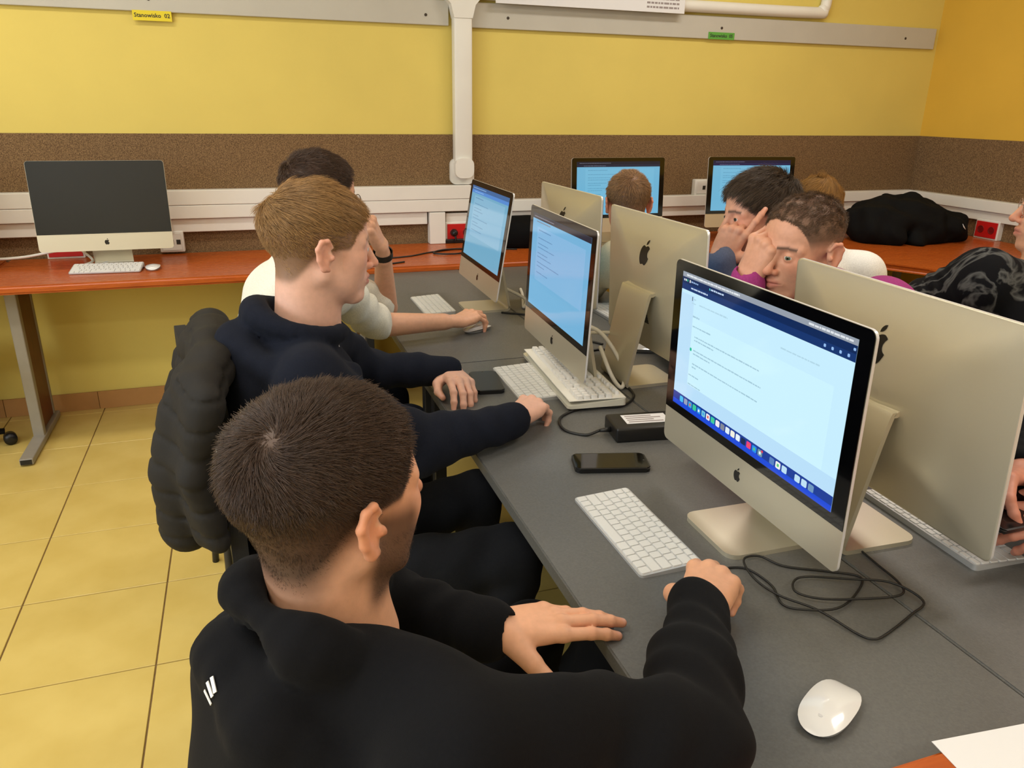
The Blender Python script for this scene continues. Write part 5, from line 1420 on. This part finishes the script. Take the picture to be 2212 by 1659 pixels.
V, Q, C = legs(P8, (26, 26, 30)); p.cloth('trousers', V, Q, C)
for k in ('an_l', 'an_r'): p.cloth('shoe', *shoe(P8[k], (0, 1), (40, 40, 42)))
p.hair('hair', LEN8, whorl_flow((-.08, 0, .09), (1, 0, -.1), .3, .4, .1), 9000, hairmat('hair_mid_brown', (90, 66, 46), .35), lift=.4, rad=.0004, jitter=.14, clump=.08, seed=19, hug=.04)
glasses(p, (168, 140, 120))
chair('black-rimmed chair of the student in the marbled shirt', 1.98, 1.30, math.radians(95))

# ------------------------------------------------------------------ student beyond the right edge holding a phone
P9 = dict(pel=(1.72, .80, .50), neck=(1.62, .80, 1.01), fwd=(-1, 0, 0), sh_l=(1.60, .625, .965), sh_r=(1.60, .975, .965), el_l=(1.44, .60, .80), el_r=(1.45, .99, .82), wr_l=(1.265, .735, .830), wr_r=(1.245, .870, .865),
          kn_l=(1.34, .70, .54), kn_r=(1.34, .90, .54), an_l=(1.32, .70, .10), an_r=(1.32, .90, .10))
LEN9 = fade(.02, .006, .07, .0, -.055, .082)
p = Person('student in black sweater holding a phone, only hands in view at right edge', P9, (1.545, .80, 1.155), az(180, -.25), (0, 0, 1), h=.004, skin=(206, 140, 118), scalp=(50, 40, 34), scalp_fn=lambda V: .9*ss(0, .004, LEN9(V)))
p.hand(P9['wr_l'], (-.92, .30, .02), (-.25, -.55, .6), True, elbow=P9['el_l'], curl=((.5, .7, .4), (.55, .75, .4), (.6, .8, .4), (.65, .8, .4)), h=.0022)
p.hand(P9['wr_r'], (-.92, -.30, .05), (-.2, .45, .8), False, elbow=P9['el_r'], curl=((.6, .8, .4), (.6, .8, .4), (.7, .9, .4), (.7, .9, .4)), h=.0022)
p.done_body()
p.cloth('sweater', *garment(P9, (20, 20, 22), h=.010, seed=24, wr=.004, neckcut=.056))
V, Q, C = legs(P9, (24, 24, 28)); p.cloth('trousers', V, Q, C)
for k in ('an_l', 'an_r'): p.cloth('shoe', *shoe(P9[k], (-1, 0), (40, 40, 42)))
p.hair('hair', LEN9, whorl_flow((-.08, 0, .09), (1, 0, -.1), .3, .4, .1), 5000, HB, lift=.4, rad=.0005, jitter=.14, clump=.08, seed=21)
chair('dark chair of the student holding a phone', 1.73, .80, math.radians(180))
t = phone('black smartphone held in two hands at the right edge', 1.175, .800, .838, 0)
t.rotation_euler = (0, math.radians(-25), math.radians(90))

# ================================================================== jackets and bags
def lump(name, label, cat, prims, lo, hi, col, org, mat, waves, amp=.006, h=.010, floor=None):
    f = Field(lo, hi, h)
    for pr_ in prims:
        if pr_[0] == 'e': f.ell(pr_[1], pr_[2], k=pr_[3])
        else: f.cone(pr_[1], pr_[2], pr_[3], pr_[4], k=pr_[5])
    f.wobble(amp, waves)
    if floor is not None: f.halfspace_cut((0, 0, floor), (0, 0, -1), k=.004)
    V, Q = f.mesh(1); m = Mesh(); m.add(V, Q, lin(col)); o = m.build(name, [mat], None, org); o.location = org
    return tag(o, label, cat)
NYL = tintmat('black_nylon', .85, bump=.2, bscale=160, spec=.08)
WV = [(26, 18, 40, 1, 1), (-30, 22, 15, 2.2, .8), (14, -44, 28, 4, .6), (55, 30, -20, 5, .4)]
lump('black_jacket', 'crumpled black jacket lying on the red corner desk', 'jacket',
     [('e', (3.38, 3.52, .85), (.16, .20, .13), .03), ('e', (3.58, 3.52, .88), (.20, .22, .13), .05), ('e', (3.72, 3.48, .84), (.22, .20, .10), .04), ('c', (3.28, 3.45, .80), (3.40, 3.36, .79), .055, .05, .03), ('c', (3.50, 3.33, .80), (3.88, 3.38, .80), .05, .05, .03), ('e', (3.45, 3.55, .93), (.10, .14, .07), .03)],
     (3.10, 3.15, .74), (4.08, 3.85, 1.10), (20, 20, 20), (3.58, 3.5, .7604), NYL, WV, .008, .012, .7605)
bm = BM(); add_prism(bm, [(-.016, .006), (.0, -.006), (.022, -.004), (.004, .002)], 0, .002)
o = obj('jacket_mark', bm, PAPER, bpy.data.objects['black_jacket']); o.location = (.19, -.225, .10); o.rotation_euler = (math.radians(60), math.radians(40), 0)
lump('black_bag', 'black bag standing on the red desk behind the blue-screen computers', 'bag',
     [('e', (1.36, 3.82, .83), (.16, .10, .085), .03), ('c', (1.24, 3.80, .80), (1.45, 3.80, .80), .06, .06, .03), ('c', (1.26, 3.84, .855), (1.42, 3.84, .86), .05, .05, .03)],
     (1.08, 3.45, .74), (1.72, 3.95, .99), (15, 15, 16), (1.40, 3.69, .7604), NYL, WV, .004, .010, .7605)
lump('backpack', 'black backpack standing under the grey table between the students', 'backpack',
     [('e', (.70, 1.25, .20), (.12, .15, .22), .05), ('e', (.64, 1.25, .14), (.10, .13, .13), .04), ('c', (.70, 1.19, .40), (.70, 1.31, .40), .03, .03, .03)],
     (.50, 1.05, -.01), (.88, 1.49, .50), (17, 17, 18), (.70, 1.25, .0004), NYL, WV, .005, .012, .0008)

# swivel chair whose castor shows at the left edge
t = thing('office_chair', 'black swivel chair under the left end of the red wall desk', 'chair', (-1.36, 3.60, 0), .2)
for k in range(5):
    a = 2*PI*k/5+.12; c_, s_ = math.cos(a), math.sin(a)
    bm = BM(); add_tube(bm, [(0, 0, .10), (.14*c_, .14*s_, .085), (.27*c_, .27*s_, .065)], [.022, .018, .014], 8); ar = obj('star_arm', bm, BLACKPL, t)
    bm = BM(); add_lathe(bm, [(.010, -.026), (.026, -.022), (.027, 0), (.026, .022), (.010, .026)], 16, 0, Matrix.Translation((.285*c_, .285*s_, .0275)) @ Matrix.Rotation(a, 4, 'Z') @ Matrix.Rotation(PI/2, 4, 'X')); obj('castor', bm, BLACKPL, ar)
bm = BM(); add_tube(bm, [(0, 0, .08), (0, 0, .40)], .025, 12); obj('gas_column', bm, DARKSTEEL, t)
bm = BM(); add_prism(bm, rrect(.44, .42, .08, 5), .40, .46); obj('seat', bm, nmat('chair_fabric_22', (22, 22, 24), .9), t, .7)
